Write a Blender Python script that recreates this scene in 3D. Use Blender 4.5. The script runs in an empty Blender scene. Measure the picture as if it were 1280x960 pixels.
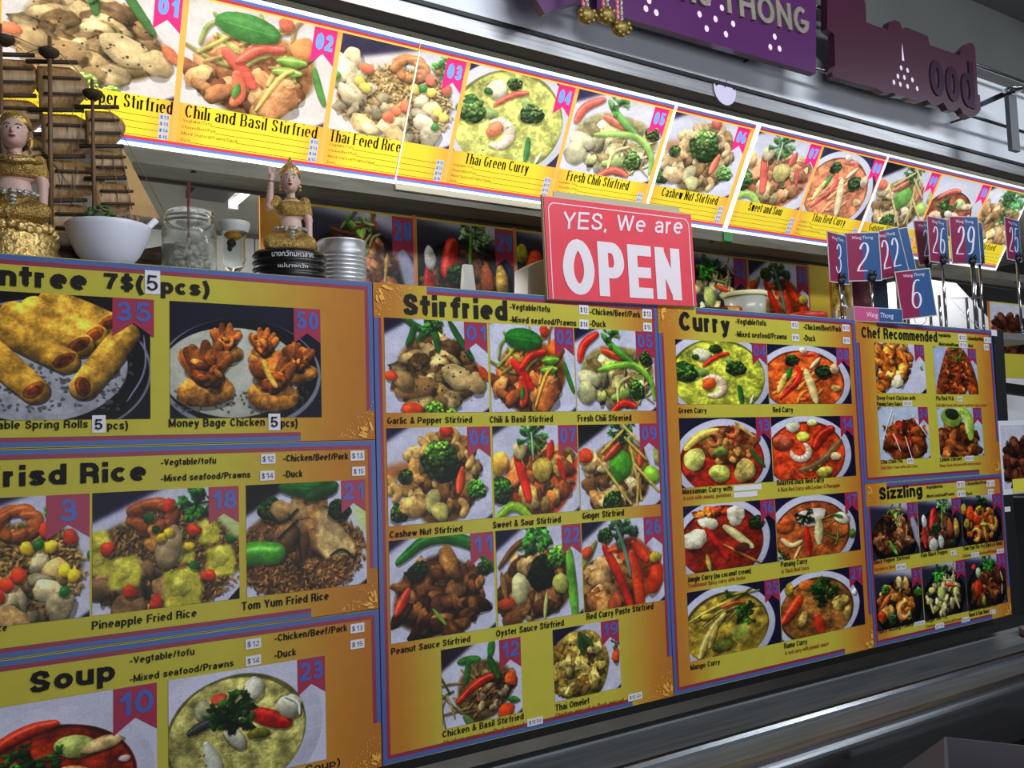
import bpy, bmesh, math, random
import numpy as np
from mathutils import Matrix, Vector
random.seed(4)
SC=bpy.context.scene; COL=SC.collection
# ---------------------------------------------------------------- camera, world, lights, exposure
F=1080.0
CP=Vector((0,-1.6,1.45))
RV=Vector((0.84832027,-0.52849341,-0.03236417)); UV_=Vector((-0.01038613,-0.07772146,0.99692101)); FV=Vector((0.52938157,0.84537216,0.07142169))
cd=bpy.data.cameras.new('camera'); cd.sensor_width=36; cd.lens=F/1280*36; cd.clip_start=.02
cam=bpy.data.objects.new('camera',cd); COL.objects.link(cam); SC.camera=cam
cam.matrix_world=Matrix(((RV.x,UV_.x,-FV.x,CP.x),(RV.y,UV_.y,-FV.y,CP.y),(RV.z,UV_.z,-FV.z,CP.z),(0,0,0,1)))
SC.view_settings.view_transform='Standard'; SC.view_settings.look='None'; SC.view_settings.exposure=0.0; SC.view_settings.gamma=1.0
w=bpy.data.worlds.new('world'); SC.world=w; w.use_nodes=True
w.node_tree.nodes['Background'].inputs[0].default_value=(.62,.66,.75,1); w.node_tree.nodes['Background'].inputs[1].default_value=.10
def area(name,loc,tgt,sx,sy,power,col=(1,.97,.92)):
    l=bpy.data.lights.new(name,'AREA'); l.shape='RECTANGLE'; l.size=sx; l.size_y=sy; l.energy=power; l.color=col
    o=bpy.data.objects.new(name,l); COL.objects.link(o); o.location=loc
    o.rotation_euler=(Vector(tgt)-Vector(loc)).to_track_quat('-Z','Y').to_euler(); return o
area('near_lamp_light',(1.4,-1.7,2.9),(1.5,0,2.45),1.8,.2,38,(.90,.95,1))
area('far_lamp_light',(4.0,-1.5,2.9),(3.5,0,2.3),1.2,.2,14,(.88,.94,1))
area('aisle_lamp_light',(.8,-2.7,2.93),(.9,-1.9,0),3.2,.3,8,(.97,.97,1))
area('low_front_fill',(2.0,-3.55,1.35),(2.0,0,2.1),4.2,1.5,58,(.92,.95,1))  # added wide fill from low in front to lift the bulkhead; no window there
area('kitchen_lamp_light',(.6,.85,2.42),(.6,1.1,0),1.6,.2,62,(1,.98,.92))
area('kitchen_far_lamp_light',(3.4,.65,2.45),(3.4,.9,0),1.2,.2,26,(1,.98,.95))
# ---------------------------------------------------------------- pixel -> real plane
def ray(px,py): return (RV*((px-640)/F)-UV_*((py-480)/F)+FV)
def P(px,py,y=0.):
    d=ray(px,py); return CP+d*((y-CP.y)/d.y)
def PZ(px,py,z):
    d=ray(px,py); return CP+d*((z-CP.z)/d.z)
class Frame:      # a flat face standing in the room: ex along, ez up in the face, ey away from the viewer
    def __init__(s,o,ex,ez):
        s.o=Vector(o); s.ex=Vector(ex).normalized(); s.ez=Vector(ez).normalized(); s.ey=s.ez.cross(s.ex).normalized()
        s.m=Matrix(((s.ex.x,s.ey.x,s.ez.x,s.o.x),(s.ex.y,s.ey.y,s.ez.y,s.o.y),(s.ex.z,s.ey.z,s.ez.z,s.o.z),(0,0,0,1)))
    def L(s,px,py):
        d=ray(px,py); t=(s.o-CP).dot(s.ey)/d.dot(s.ey); q=CP+d*t-s.o; return q.dot(s.ex),q.dot(s.ez)
# ---------------------------------------------------------------- materials
def lin(c): return tuple(((v/255)/12.92 if v/255<=.04045 else ((v/255+.055)/1.055)**2.4) for v in c)+(1,)
MATS={}
def mat(name,c,rough=.5,metal=0.,emit=0.,spec=.5,noise=0.,bump=0.,nscale=60.,trans=0.,ior=1.45,coat=0.,alpha=1.,grad=None,stretch=None):
    if name in MATS: return MATS[name]
    m=bpy.data.materials.new(name); m.use_nodes=True; nt=m.node_tree; b=nt.nodes['Principled BSDF']; I=b.inputs
    I['Base Color'].default_value=lin(c); I['Roughness'].default_value=rough; I['Metallic'].default_value=metal
    I['Specular IOR Level'].default_value=spec; I['Transmission Weight'].default_value=trans; I['IOR'].default_value=ior; I['Coat Weight'].default_value=coat; I['Coat Roughness'].default_value=.1; I['Alpha'].default_value=alpha
    tc=nt.nodes.new('ShaderNodeTexCoord')
    src=None
    if grad:      # printed left-to-right colour change: list of (position, colour)
        sx=nt.nodes.new('ShaderNodeSeparateXYZ'); nt.links.new(tc.outputs['Generated'],sx.inputs[0])
        cr=nt.nodes.new('ShaderNodeValToRGB'); e=cr.color_ramp.elements
        while len(e)<len(grad): e.new(.5)
        for k,(p,cc) in enumerate(grad): e[k].position=p; e[k].color=lin(cc)
        nt.links.new(sx.outputs[0],cr.inputs[0]); src=cr.outputs[0]; nt.links.new(src,I['Base Color'])
    if noise or bump:
        n=nt.nodes.new('ShaderNodeTexNoise'); n.inputs['Scale'].default_value=nscale; n.inputs['Detail'].default_value=5
        if stretch:
            mp=nt.nodes.new('ShaderNodeMapping'); mp.inputs['Scale'].default_value=stretch; nt.links.new(tc.outputs['Object'],mp.inputs[0]); nt.links.new(mp.outputs[0],n.inputs[0])
        else: nt.links.new(tc.outputs['Object'],n.inputs[0])
    if noise:
        mx=nt.nodes.new('ShaderNodeMix'); mx.data_type='RGBA'; mx.blend_type='MULTIPLY'; mx.inputs[0].default_value=1
        mr=nt.nodes.new('ShaderNodeMapRange'); mr.inputs[1].default_value=.3; mr.inputs[2].default_value=.7; mr.inputs[3].default_value=1-noise; mr.inputs[4].default_value=1+noise*.5
        nt.links.new(n.outputs['Fac'],mr.inputs[0]); nt.links.new(mr.outputs[0],mx.inputs[7])
        if src: nt.links.new(src,mx.inputs[6])
        else: mx.inputs[6].default_value=lin(c)
        nt.links.new(mx.outputs[2],I['Base Color']); src=mx.outputs[2]
    if bump:
        bp=nt.nodes.new('ShaderNodeBump'); bp.inputs['Strength'].default_value=bump; bp.inputs['Distance'].default_value=.004
        nt.links.new(n.outputs['Fac'],bp.inputs['Height']); nt.links.new(bp.outputs[0],I['Normal'])
    if emit:
        if src: nt.links.new(src,I['Emission Color'])
        else: I['Emission Color'].default_value=lin(c)
        I['Emission Strength'].default_value=emit
    MATS[name]=m; return m
#FOOD-BEGIN  flat print of the dishes: painted by code into pictures made in memory
import numpy as np
class Cv:
    def __init__(s,w,h,seed):
        s.W,s.H=w,h; s.a=np.zeros((h,w,3),np.float32); s.r=np.random.RandomState(seed)
        n=s.r.rand(64,64).astype(np.float32); s.n=n
        Y,X=np.mgrid[0:h,0:w].astype(np.float32); s.X=X/h; s.Y=Y/h; s.A=w/h
        g=np.zeros((h,w),np.float32)
        for k,am in ((2,.5),(5,.3),(11,.2),(23,.15)):
            xx=(X*k*7/w)%63;yy=(Y*k*6/h)%63;i=xx.astype(int);j=yy.astype(int);fx=xx-i;fy=yy-j
            g+=am*(n[j,i]*(1-fx)*(1-fy)+n[j,i+1]*fx*(1-fy)+n[j+1,i]*(1-fx)*fy+n[j+1,i+1]*fx*fy-.5)
        s.g=g
    def box(s,x0,y0,x1,y1):
        h=s.H; return slice(max(0,int(y0*h)-1),min(h,int(y1*h)+2)),slice(max(0,int(x0*h)-1),min(s.W,int(x1*h)+2))
    def put(s,sl,m,c,al=1.):
        t=s.a[sl]; m=(m*al)[...,None]; t+=m*(c-t)
    def fill(s,c): s.a[:]=np.array(c)/255.; return s
    def poly(s,pts,c,soft=0.,al=1.,nz=.04):
        P=[(x*s.A,y) for x,y in pts]; m=np.zeros((s.H,s.W),bool); n=len(P)
        for i in range(n):
            (x0,y0),(x1,y1)=P[i],P[(i+1)%n]
            if y0==y1: continue
            m^=((s.Y<y0)!=(s.Y<y1))&(s.X<(x1-x0)*(s.Y-y0)/(y1-y0)+x0)
        m=m.astype(np.float32)
        if soft:
            k=max(1,int(soft*s.H))
            for ax in (0,1):
                for _ in range(2):
                    c_=np.cumsum(np.pad(m,[(k+1,k) if a==ax else (0,0) for a in (0,1)],mode='edge'),axis=ax)
                    m=((c_[2*k+1:]-c_[:-2*k-1]) if ax==0 else (c_[:,2*k+1:]-c_[:,:-2*k-1]))/(2*k+1)
        s.put((slice(None),slice(None)),m,np.array(c,np.float32)/255*(1+nz*4*s.g[...,None]),al); return s
    def e(s,x,y,rx,ry,ang,c,sh=.45,wob=.12,tx=.5,sp=0,al=1.,soft=0.,drop=.35):
        x=x*s.A; a=np.radians(ang); R=max(rx,ry)*1.25+soft
        if drop: 
            s.e(x/s.A+.006,y+.018,rx*1.07,ry*1.07,ang,(25,18,10),0,wob,0,0,drop,.0,0)
        sl=s.box(x-R,y-R,x+R,y+R); X=s.X[sl]-x;Y=s.Y[sl]-y
        if X.size==0: return s
        u=(X*np.cos(a)+Y*np.sin(a))/rx; v=(-X*np.sin(a)+Y*np.cos(a))/ry
        d=np.sqrt(u*u+v*v)
        if wob:
            t=np.arctan2(v,u); p=s.r.rand(3)*6.3; d=d*(1+wob*(np.sin(2*t+p[0])*.5+np.sin(3*t+p[1])*.4+np.sin(7*t+p[2])*.18))
        m=np.clip((1-d)/(soft/max(rx,ry)) if soft else (1-d)*max(rx,ry)*s.H+.5,0,1)
        L=1+sh*(-.45*(X/rx if 0 else u*np.cos(a)*.6-v*np.sin(a)*.6)-.6*(v*np.cos(a)+u*np.sin(a)))-sh*.9*np.clip(d-.62,0,1)
        L=L*(1+tx*s.g[sl]*1.1)
        col=np.array(c,np.float32)/255*L[...,None]
        if sp: 
            q=np.exp(-((u+.3)**2*5+(v+.35)**2*14)*1.5); col=col+sp*q[...,None]
        s.put(sl,m,col,al); return s
    def st(s,pts,w,c,sh=.5,sp=.15,taper=.6,al=1.,drop=.35,tx=.3):
        P=np.array([(p[0]*s.A,p[1]) for p in pts],np.float32)
        if len(P)>2:   # smooth
            for _ in range(2):
                Q=[P[0]]
                for i in range(len(P)-1): Q+=[P[i]*.75+P[i+1]*.25,P[i]*.25+P[i+1]*.75]
                Q.append(P[-1]); P=np.array(Q)
        if drop: s.st([(p[0]/s.A+.005,p[1]+.016) for p in P],w*1.05,(25,18,10),0,0,taper,drop,0,0)
        w2=w/2; lo=P.min(0)-w;hi=P.max(0)+w; sl=s.box(lo[0],lo[1],hi[0],hi[1]); X=s.X[sl];Y=s.Y[sl]
        if X.size==0: return s
        best=np.full(X.shape,9.,np.float32);sg=np.zeros_like(best);n=len(P)-1
        for i in range(n):
            d=P[i+1]-P[i];L=d@d+1e-9;t=np.clip(((X-P[i][0])*d[0]+(Y-P[i][1])*d[1])/L,0,1)
            tt=(i+t)/n; ww=w2*(1.001-taper*np.abs(2*tt-1)**2)
            ex=X-P[i][0]-t*d[0];ey=Y-P[i][1]-t*d[1];q=np.sqrt(ex*ex+ey*ey)/ww
            k=q<best; best=np.where(k,q,best); sg=np.where(k,(-ey*.8-ex*.4)/ww,sg)
        m=np.clip((1-best)*w2*s.H+.5,0,1)
        col=np.array(c,np.float32)/255*((1+sh*.6*sg-sh*.5*np.clip(best-.4,0,1))*(1+tx*s.g[sl]))[...,None]+sp*np.exp(-((sg-.35)**2)*30)[...,None]*np.clip(1-best,0,1)[...,None]*1.5
        s.put(sl,m,col,al); return s
    def heap(s,x,y,rx,ry,n,sz,cols,el=1.6,sh=.5,sp=.1,wob=.2,tx=.8,drop0=1):
        if drop0: n=int(n*1.5);sz*=.84
        r=s.r; pts=[]
        while len(pts)<n:
            u,v=r.rand(2)*2-1
            if u*u+v*v<1: pts.append((u,v))
        if drop0:
            s.heap(x,y,rx,ry,int(n*1.3),sz*.55,[np.array(c)*.72 for c in cols],el,sh,sp*.5,wob*1.5,tx,0)
        pts.sort(key=lambda p:p[1])
        for u,v in pts:
            c=np.array(cols[r.randint(len(cols))])*(.8+.35*r.rand()); k=sz*(.6+.7*r.rand())
            s.e(x+u*rx,y+v*ry,k*el**.5,k/el**.5,r.rand()*180,c,sh,wob,tx,sp*r.rand())
        return s
    def base(s,x,y,rx,ry,c,soft=.05): return s.e(x,y,rx*1.,ry,0,c,.2,.1,1.,0,1.,soft,0)
    def sticks(s,x,y,rx,ry,n,L,w,cols,ang=None,sp=.1):
        r=s.r
        for _ in range(n):
            u,v=r.rand(2)*2-1;a=(r.rand()*3.14 if ang is None else np.radians(ang+40*(r.rand()-.5)));l=L*(.6+.6*r.rand())
            dx,dy=np.cos(a)*l/2,np.sin(a)*l/2;b=(r.rand()-.5)*l*.5;X,Y=x+u*rx,y+v*ry
            c=np.array(cols[r.randint(len(cols))])*(.8+.35*r.rand())
            s.st([(X-dx,Y-dy),(X+b*.5,Y+b),(X+dx,Y+dy)],w,c,.5,sp,.3)
        return s
    def rice(s,x,y,rx,ry,c=(205,170,105),n=900):
        s.base(x,y,rx*s.A,ry,np.array(c)*.68)
        r=s.r
        for _ in range(n):
            u,v=r.rand(2)*2-1
            if u*u+v*v>1: continue
            k=np.array(c)*(.72+.45*r.rand())
            s.e(x+u*rx,y+v*ry,.022,.009,r.rand()*180,k,.3,0,.2,0,1,0,.3)
        return s
    def broc(s,x,y,r,dark=(38,62,25),lite=(105,140,60),stem=None):
        q=s.r
        if stem: s.st([(x,y),stem],r*.8,(150,180,95),.4,.05,.3)
        s.e(x,y,r,r*.92,0,dark,.5,.18,1.,0)
        for _ in range(46):
            a=q.rand()*6.28;d=q.rand()**.5*r*.92;t=q.rand()
            k=np.array(dark)*(1-t)+np.array(lite)*t; hi=1.1-.5*(np.sin(a)*d/r)
            s.e(x+np.cos(a)*d/s.A,y+np.sin(a)*d,r*.15,r*.13,0,k*hi,.6,.1,.4,0,1,0,.25)
        return s
    def herb(s,x,y,r,c=(70,125,50),n=16,up=0):
        q=s.r
        for i in range(n):
            a=q.rand()*6.28 if not up else -1.57+(q.rand()-.5)*2.4; d=r*(.4+.6*q.rand()); X=x+np.cos(a)*d/s.A;Y=y+np.sin(a)*d
            k=np.array(c)*(.6+.8*q.rand())
            s.st([(x,y),((x+X)/2+.02*(q.rand()-.5),(y+Y)/2),(X,Y)],r*.12,k*.8,.4,0,.2)
            for _ in range(3): s.e(X+(q.rand()-.5)*r*.35,Y+(q.rand()-.5)*r*.35,r*.2,r*.1,q.rand()*180,k,.5,.35,.5,.05,1,0,.25)
        return s
    def leaf(s,x,y,L,w,ang,c=(60,130,45)):
        a=np.radians(ang);dx,dy=np.cos(a)*L/2,np.sin(a)*L/2
        s.st([(x-dx/s.A,y-dy),(x,y),(x+dx/s.A,y+dy)],w,c,.35,.06,1.,1,.35,.4)
        s.st([(x-dx*.9/s.A,y-dy*.9),(x+dx*.9/s.A,y+dy*.9)],w*.05,np.array(c)*1.35,0,0,.2,.8,0)
        return s
    def chili(s,pts,w=.09,c=(205,55,30)): return s.st(pts,w,c,.5,.28,.55)
    def shrimp(s,x,y,r,ang=0,c=(235,190,150)):
        p=[(x+np.cos(np.radians(ang+t))*r/s.A,y+np.sin(np.radians(ang+t))*r) for t in range(-120,121,30)]
        s.st(p,r*.85,c,.5,.2,.75)
        for t in range(-90,91,30):
            X,Y=x+np.cos(np.radians(ang+t))*r/s.A,y+np.sin(np.radians(ang+t))*r
            s.st([(X-np.cos(np.radians(ang+t))*r*.35/s.A,Y-np.sin(np.radians(ang+t))*r*.35),(X+np.cos(np.radians(ang+t))*r*.35/s.A,Y+np.sin(np.radians(ang+t))*r*.35)],r*.09,(225,130,80),0,0,0,.6,0)
        return s
    def dots(s,x,y,rx,ry,n,k,c,al=.9):
        r=s.r
        for _ in range(n):
            u,v=r.rand(2)*2-1; s.e(x+u*rx,y+v*ry,k*(.6+.8*r.rand()),k*(.6+.8*r.rand()),r.rand()*180,c,.2,.2,0,0,al,0,0)
        return s
    def out(s):
        a=np.clip(s.a,0,1); return a.reshape(s.H//2,2,s.W//2,2,3).mean((1,3))
NV=(38,33,70);WH=(206,206,222);BK=(22,20,32)
def plate(s,a=.24,b=.5,bg=NV,c=WH,bottom=1):
    s.fill(bg).poly([(-.1,a+.06),(b,-.1),(1.1,-.1),(1.1,1.1),(-.1,1.1)],c,.02)
    if bottom: s.poly([(1.02,.84),(.8,1.02),(1.02,1.02)],bg,.01)
    return s
def bowl(s,soup,cx=.42,cy=.62,rx=.62,ry=.58,bg=NV,rim=.1,c=WH):
    s.fill(bg).e(cx,cy,rx+rim,ry+rim,0,c,.1,.02,.1,0,1,.01,0).e(cx,cy+.01,rx+.01,ry+.01,0,np.array(soup)*.6,0,.02,.2,0,1,.01,0)
    s.e(cx,cy+.02,rx-.01,ry-.01,0,soup,.12,.03,.7,0,1,.01,0); return s
def skillet(s,a=(45,40,45)):
    s.fill((60,58,80)).poly([(.0,.0),(1,0),(1,.25),(.6,.1)],(190,190,205),.05).e(.48,.66,.6,.5,0,(20,18,20),.2,.02,.2,0,1,.01,0).e(.48,.62,.52,.42,0,a,.2,.02,.5,0,1,.02,0); return s
MEAT=[(150,112,66),(120,84,48),(178,146,96),(98,66,38)]
CHK=[(196,168,118),(170,134,84),(214,196,150),(140,100,60)]
def f01(s):
    plate(s); s.base(.5,.55,.46,.36,(120,95,55))
    s.heap(.46,.56,.33,.33,34,.1,[(168,138,88),(140,108,64),(190,166,116),(104,76,48)],1.7,.5,.12)
    s.e(.66,.6,.17,.12,15,(206,182,130),.4,.12,.5,.1).e(.83,.66,.1,.12,-20,(190,165,115)).e(.3,.72,.2,.1,-12,(165,130,84)).e(.2,.64,.12,.09,20,(172,142,96))
    s.chili([(.86,.5),(.93,.62)],.09,(215,95,45)).e(.1,.6,.06,.05,0,(225,100,40)).e(.27,.92,.11,.07,0,(215,85,35),.4,.1,.3,.2)
    s.broc(.46,.94,.1,(75,120,40),(150,190,80)).broc(.6,.98,.07,(90,130,50),(160,195,90))
    for p in ([(.2,.03),(.34,.14),(.5,.2)],[(.45,.0),(.47,.16),(.5,.36)],[(.3,.1),(.28,.22),(.24,.3)],[(.6,.05),(.7,.25),(.8,.42)],[(.4,.02),(.42,.12),(.33,.26)]): s.st(p,.07,(55,112,50),.5,.05,.6)
    s.herb(.45,.14,.12,(75,135,60),9).dots(.5,.6,.3,.25,50,.008,(50,32,20))
def f02(s):
    plate(s,.08,.3); s.base(.48,.58,.45,.4,(150,95,45))
    s.heap(.42,.66,.33,.27,30,.1,[(186,120,66),(150,88,44),(205,150,92),(120,66,34)],1.7,.5,.14)
    s.sticks(.45,.35,.28,.18,16,.3,.035,[(165,165,80),(120,140,60),(190,150,80)])
    s.e(.62,.8,.14,.17,20,(190,120,64),.5,.2,1,.1).chili([(.28,.42),(.38,.55),(.47,.7)],.11,(215,50,28)).chili([(.36,.5),(.48,.34),(.62,.32)],.09).chili([(.36,.6),(.4,.78),(.36,.88)],.1,(225,80,40))
    s.leaf(.4,.2,.4,.24,5,(45,120,45)).e(.74,.28,.1,.1,30,(230,120,40)).chili([(.6,.42),(.76,.4)],.1,(110,160,50)).chili([(.58,.52),(.74,.5)],.09,(130,175,60)).st([(.82,.42),(.87,.6),(.92,.74)],.06,(70,140,50)).st([(.5,.9),(.62,.55),(.7,.48)],.035,(220,180,80))
    s.st([(.38,.7),(.36,.82)],.06,(60,130,40)).e(.62,.1,.06,.06,0,(215,80,50))
def f03(s):
    plate(s,.3,.9); s.rice(.5,.6,.42,.38)
    s.heap(.15,.5,.1,.22,5,.12,[(214,200,165)],1.5).heap(.55,.7,.35,.25,8,.11,[(205,190,150),(190,160,110)],1.6)
    for i in range(11): 
        a=i*.9; s.st([(.52+.1*np.cos(a),.24+.08*np.sin(a)),(.56+.11*np.cos(a+.6),.22+.1*np.sin(a+.6)),(.55+.09*np.cos(a+1.3),.25+.1*np.sin(a+1.3))],.08,(186,112,58),.5,.15,.3)
    for p in ((.25,.32),(.5,.66),(.56,.6),(.45,.74),(.7,.3),(.83,.36),(.75,.2)): s.e(*p,.055,.05,s.r.rand()*90,(225,88,45),.4,.2,.3,.1)
    for p in ((.22,.45),(.26,.5),(.6,.42),(.8,.6),(.85,.64),(.72,.42)): s.e(*p,.05,.045,30,(238,205,60),.4,.2,.3,.1)
    for p in ((.66,.4),(.8,.75),(.06,.44),(.95,.5)): s.e(*p,.035,.04,0,(50,130,50),.4,.05,.2,.15)
    s.herb(.82,.14,.14,(90,165,70),14)
def f04(s):
    bowl(s,(196,200,84),.45,.55,.62,.6,NV,.1)
    s.dots(.5,.6,.35,.35,30,.012,(225,228,150),.5).broc(.08,.5,.16,(40,75,30),(110,150,60),(.3,.5)).broc(.42,.12,.08).broc(.64,.42,.13,(34,60,28),(95,125,60),(.55,.3)).e(.27,.22,.12,.1,0,(225,220,190)).e(.2,.26,.05,.04,0,(50,100,40))
    s.chili([(.28,.4),(.42,.24),(.56,.18)],.07).shrimp(.36,.72,.15,-10,(232,216,190)).e(.33,.68,.08,.11,20,(232,110,50),.4,.1,.4,.1).st([(.66,.7),(.68,.85),(.68,1)],.07,(50,120,50)).st([(.78,1),(.82,.85)],.04,(225,225,200)).dots(.5,.6,.4,.4,20,.01,(90,130,50))
def f05(s):
    plate(s,.24,.5); s.base(.52,.56,.48,.38,(160,150,90)); s.heap(.48,.6,.35,.3,26,.1,[(196,186,134),(168,176,104),(214,206,170),(150,130,80)],1.8,.5,.12)
    s.sticks(.75,.65,.14,.18,14,.25,.02,[(200,180,120)]); s.chili([(.1,.4),(.14,.22),(.3,.1)],.1).chili([(.35,.28),(.5,.34),(.62,.36)],.1,(215,90,50))
    s.broc(.84,.36,.09).st([(.35,.1),(.5,.28),(.7,.42)],.08,(90,165,60)).st([(.3,.5),(.5,.44),(.72,.42),(.9,.6),(.92,.82)],.08,(140,190,70)).broc(.72,.72,.11,(45,80,35),(130,170,70),(.45,.8)).chili([(.42,.98),(.55,.84),(.7,.9)],.09).herb(.45,.12,.12,(80,150,60),10).st([(.5,.85),(.5,.65),(.65,.56)],.04,(210,205,130)).e(.2,.6,.14,.1,20,(205,200,160)).e(.17,.75,.12,.12,0,(200,196,150))
def f06(s):
    plate(s,.22,.42); s.poly([(0,.42),(.25,.35),(.3,.5),(0,.55)],(190,130,80),.03); s.base(.5,.6,.42,.38,(120,90,50)); s.heap(.5,.5,.32,.36,26,.09,[(190,150,86),(160,116,60),(206,176,116),(120,84,46)],1.5,.5,.15)
    for p in ((.33,.2),(.42,.16),(.6,.12),(.64,.26),(.72,.34),(.06,.55),(.1,.62),(.4,.74),(.66,.8)): s.st([(p[0],p[1]-.04),(p[0]+.05,p[1]+.02),(p[0]+.01,p[1]+.09)],.08,(206,168,104),.5,.15,.2)
    s.broc(.5,.38,.2,(30,58,22),(90,130,50)).broc(.46,.3,.12,(70,105,40),(150,185,80)).chili([(.68,.45),(.64,.68)],.09,(225,90,40)).e(.55,.08,.07,.05,0,(215,60,35),.4,.1,.3,.2).broc(.8,.66,.1,(60,120,40),(140,190,80)).broc(.14,.84,.09).e(.27,.78,.13,.12,0,(200,165,105),.5,.25,1,.1).e(.42,.74,.07,.12,10,(200,190,130)).e(.48,.85,.1,.08,40,(190,180,110)).broc(.2,.5,.07)
def f07(s):
    plate(s,.18,.42); s.base(.5,.62,.45,.36,(180,90,40)); s.poly([(.5,.9),(.95,.35),(.9,.7),(.65,1.)],(205,80,30),.02); s.heap(.55,.55,.33,.32,24,.1,[(205,130,70),(190,160,90),(150,90,50),(215,180,110)],1.5,.5,.15)
    s.chili([(.28,.35),(.36,.6),(.4,.8)],.11,(215,60,35)).chili([(.66,.22),(.62,.4)],.1,(205,60,40)).chili([(.72,.4),(.78,.6)],.08).e(.55,.5,.12,.13,0,(215,190,95),.4,.1,.5,.1).broc(.12,.68,.14,(35,70,28),(100,140,55)).st([(.08,.95),(.25,.82),(.42,.98)],.1,(150,190,60)).e(.12,.42,.1,.12,20,(225,180,90)).e(.32,.3,.08,.09,0,(220,205,150)).herb(.45,.16,.17,(70,130,60),16).st([(.45,.12),(.46,.4)],.03,(170,200,150))
def f08(s):
    bowl(s,(216,112,52),.42,.6,.6,.52); s.sticks(.4,.6,.3,.3,14,.4,.05,[(225,140,70),(205,90,45)],-50)
    s.broc(.28,.26,.1,(30,55,30),(80,110,50)).broc(.66,.44,.13,(28,52,28),(80,110,55)).st([(.18,.6),(.26,.4)],.1,(70,150,60)).st([(.1,.8),(.2,.5)],.1,(225,190,110)).chili([(.34,.36),(.38,.55),(.12,.9)],.08).chili([(.4,.15),(.6,.12),(.58,.35)],.08,(215,85,55)).st([(.44,.42),(.5,.7),(.55,.98)],.13,(226,206,150)).st([(.62,.2),(.5,.38)],.07,(226,206,160)).e(.8,.38,.07,.1,0,(228,190,150)).e(.8,.72,.08,.06,0,(232,190,120)).e(.42,.08,.06,.05,0,(230,220,190))
def f09(s):
    plate(s,.35,.6,BK); s.base(.5,.58,.46,.36,(140,110,60)); s.heap(.42,.66,.36,.26,22,.1,CHK,1.6)
    s.broc(.4,.88,.12).e(.12,.38,.1,.08,-20,(226,95,45)).e(.5,.5,.15,.18,30,(95,165,50),.4,.1,.4,.12).e(.85,.62,.12,.1,10,(150,195,70),.4,.05,.3,.15).chili([(.34,.42),(.55,.22)],.12,(170,80,45)).herb(.55,.12,.16,(60,120,50),14).chili([(.72,.5),(.75,.3)],.1,(190,80,40))
    for p in ([(.26,.42),(.6,.92)],[(.6,.2),(.72,.88)],[(.5,.02),(.72,.25)],[(.56,.2),(.8,.45)],[(.66,.5),(.92,.8)],[(.3,.35),(.54,.12)],[(.7,.6),(.66,1.)]): s.st(p,.035,(206,180,100),.4,.1,.1)
    s.e(.93,.4,.06,.12,0,(180,190,110))
def f10(s):
    bowl(s,(146,56,26),.4,.72,.58,.52,WH,.14); s.dots(.4,.6,.35,.3,60,.009,(190,90,40),.6).chili([(.1,.38),(.3,.22),(.46,.2)],.1,(215,75,45)).e(.56,.42,.14,.09,20,(190,200,120),.4,.05,.4,.1).e(.7,.44,.13,.06,-15,(215,190,140)).shrimp(.17,.78,.13,-70,(232,180,130)).shrimp(.52,.78,.15,-90,(226,170,120)).st([(.6,.66),(.78,.76)],.09,(232,205,130)).herb(.35,.48,.17,(45,95,38),18).herb(.2,.52,.1,(60,105,40),8).e(.4,.62,.09,.06,0,(220,215,190)).e(.82,.6,.04,.03,0,(215,190,190))
def f11(s):
    plate(s,.2,.4); s.base(.45,.6,.44,.4,(90,60,35)); s.st([(.12,.25),(.4,.02),(.8,.15),(.92,.4)],.12,(50,125,45)); s.heap(.47,.6,.36,.34,32,.1,[(140,96,52),(110,70,38),(160,116,66),(86,54,30)],1.8,.6,.2)
    s.broc(.28,.35,.1,(26,50,24),(50,80,35)).chili([(.1,.7),(.2,.5)],.1,(200,75,45)).broc(.85,.38,.07).st([(.4,.7),(.5,.85)],.04,(130,170,70)).e(.55,.3,.09,.17,-30,(160,115,60),.5,.2,1,.2)
def f12(s):
    plate(s,.35,.6,(60,45,60)); s.base(.52,.6,.42,.36,(120,105,65)); s.sticks(.35,.65,.28,.25,26,.3,.028,[(170,150,95),(130,120,70),(150,110,70)]); s.heap(.6,.6,.25,.22,24,.05,[(120,90,60),(180,160,120),(90,66,46)],1.3)
    s.chili([(.22,.68),(.45,.48),(.68,.44)],.1,(195,60,35)).leaf(.35,.22,.3,.1,0,(70,130,60)).leaf(.62,.35,.32,.1,65,(60,120,50)).leaf(.6,.12,.2,.1,-80,(70,130,60)).leaf(.33,.35,.24,.08,100,(60,115,55)).e(.82,.52,.08,.1,0,(215,105,50),.5,.3,.8).e(.75,.9,.12,.09,-20,(205,85,40)).st([(.78,.76),(.9,.8)],.08,(70,130,50)).st([(.28,.85),(.4,1.)],.09,(110,140,80))
def f13(s):
    bowl(s,(190,58,32),.45,.62,.55,.5); s.heap(.5,.4,.32,.25,18,.09,[(170,110,60),(200,160,90),(140,84,44)],1.7)
    s.st([(.05,.45),(.2,.25),(.4,.18)],.12,(222,196,100)).e(.14,.6,.14,.16,10,(206,205,120),.4,.1,.5,.1).e(.42,.5,.1,.08,0,(150,160,80)).e(.4,.82,.14,.13,0,(196,200,110),.4,.1,.5,.12).e(.68,.8,.15,.17,0,(200,180,110),.4,.15,.6,.05).chili([(.75,.5),(.9,.75)],.09,(70,100,45)).shrimp(.35,.32,.09,0,(190,130,75)).shrimp(.55,.2,.08,40,(190,130,75)).st([(.6,.08),(.8,.3)],.06,(215,180,110))
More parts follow.
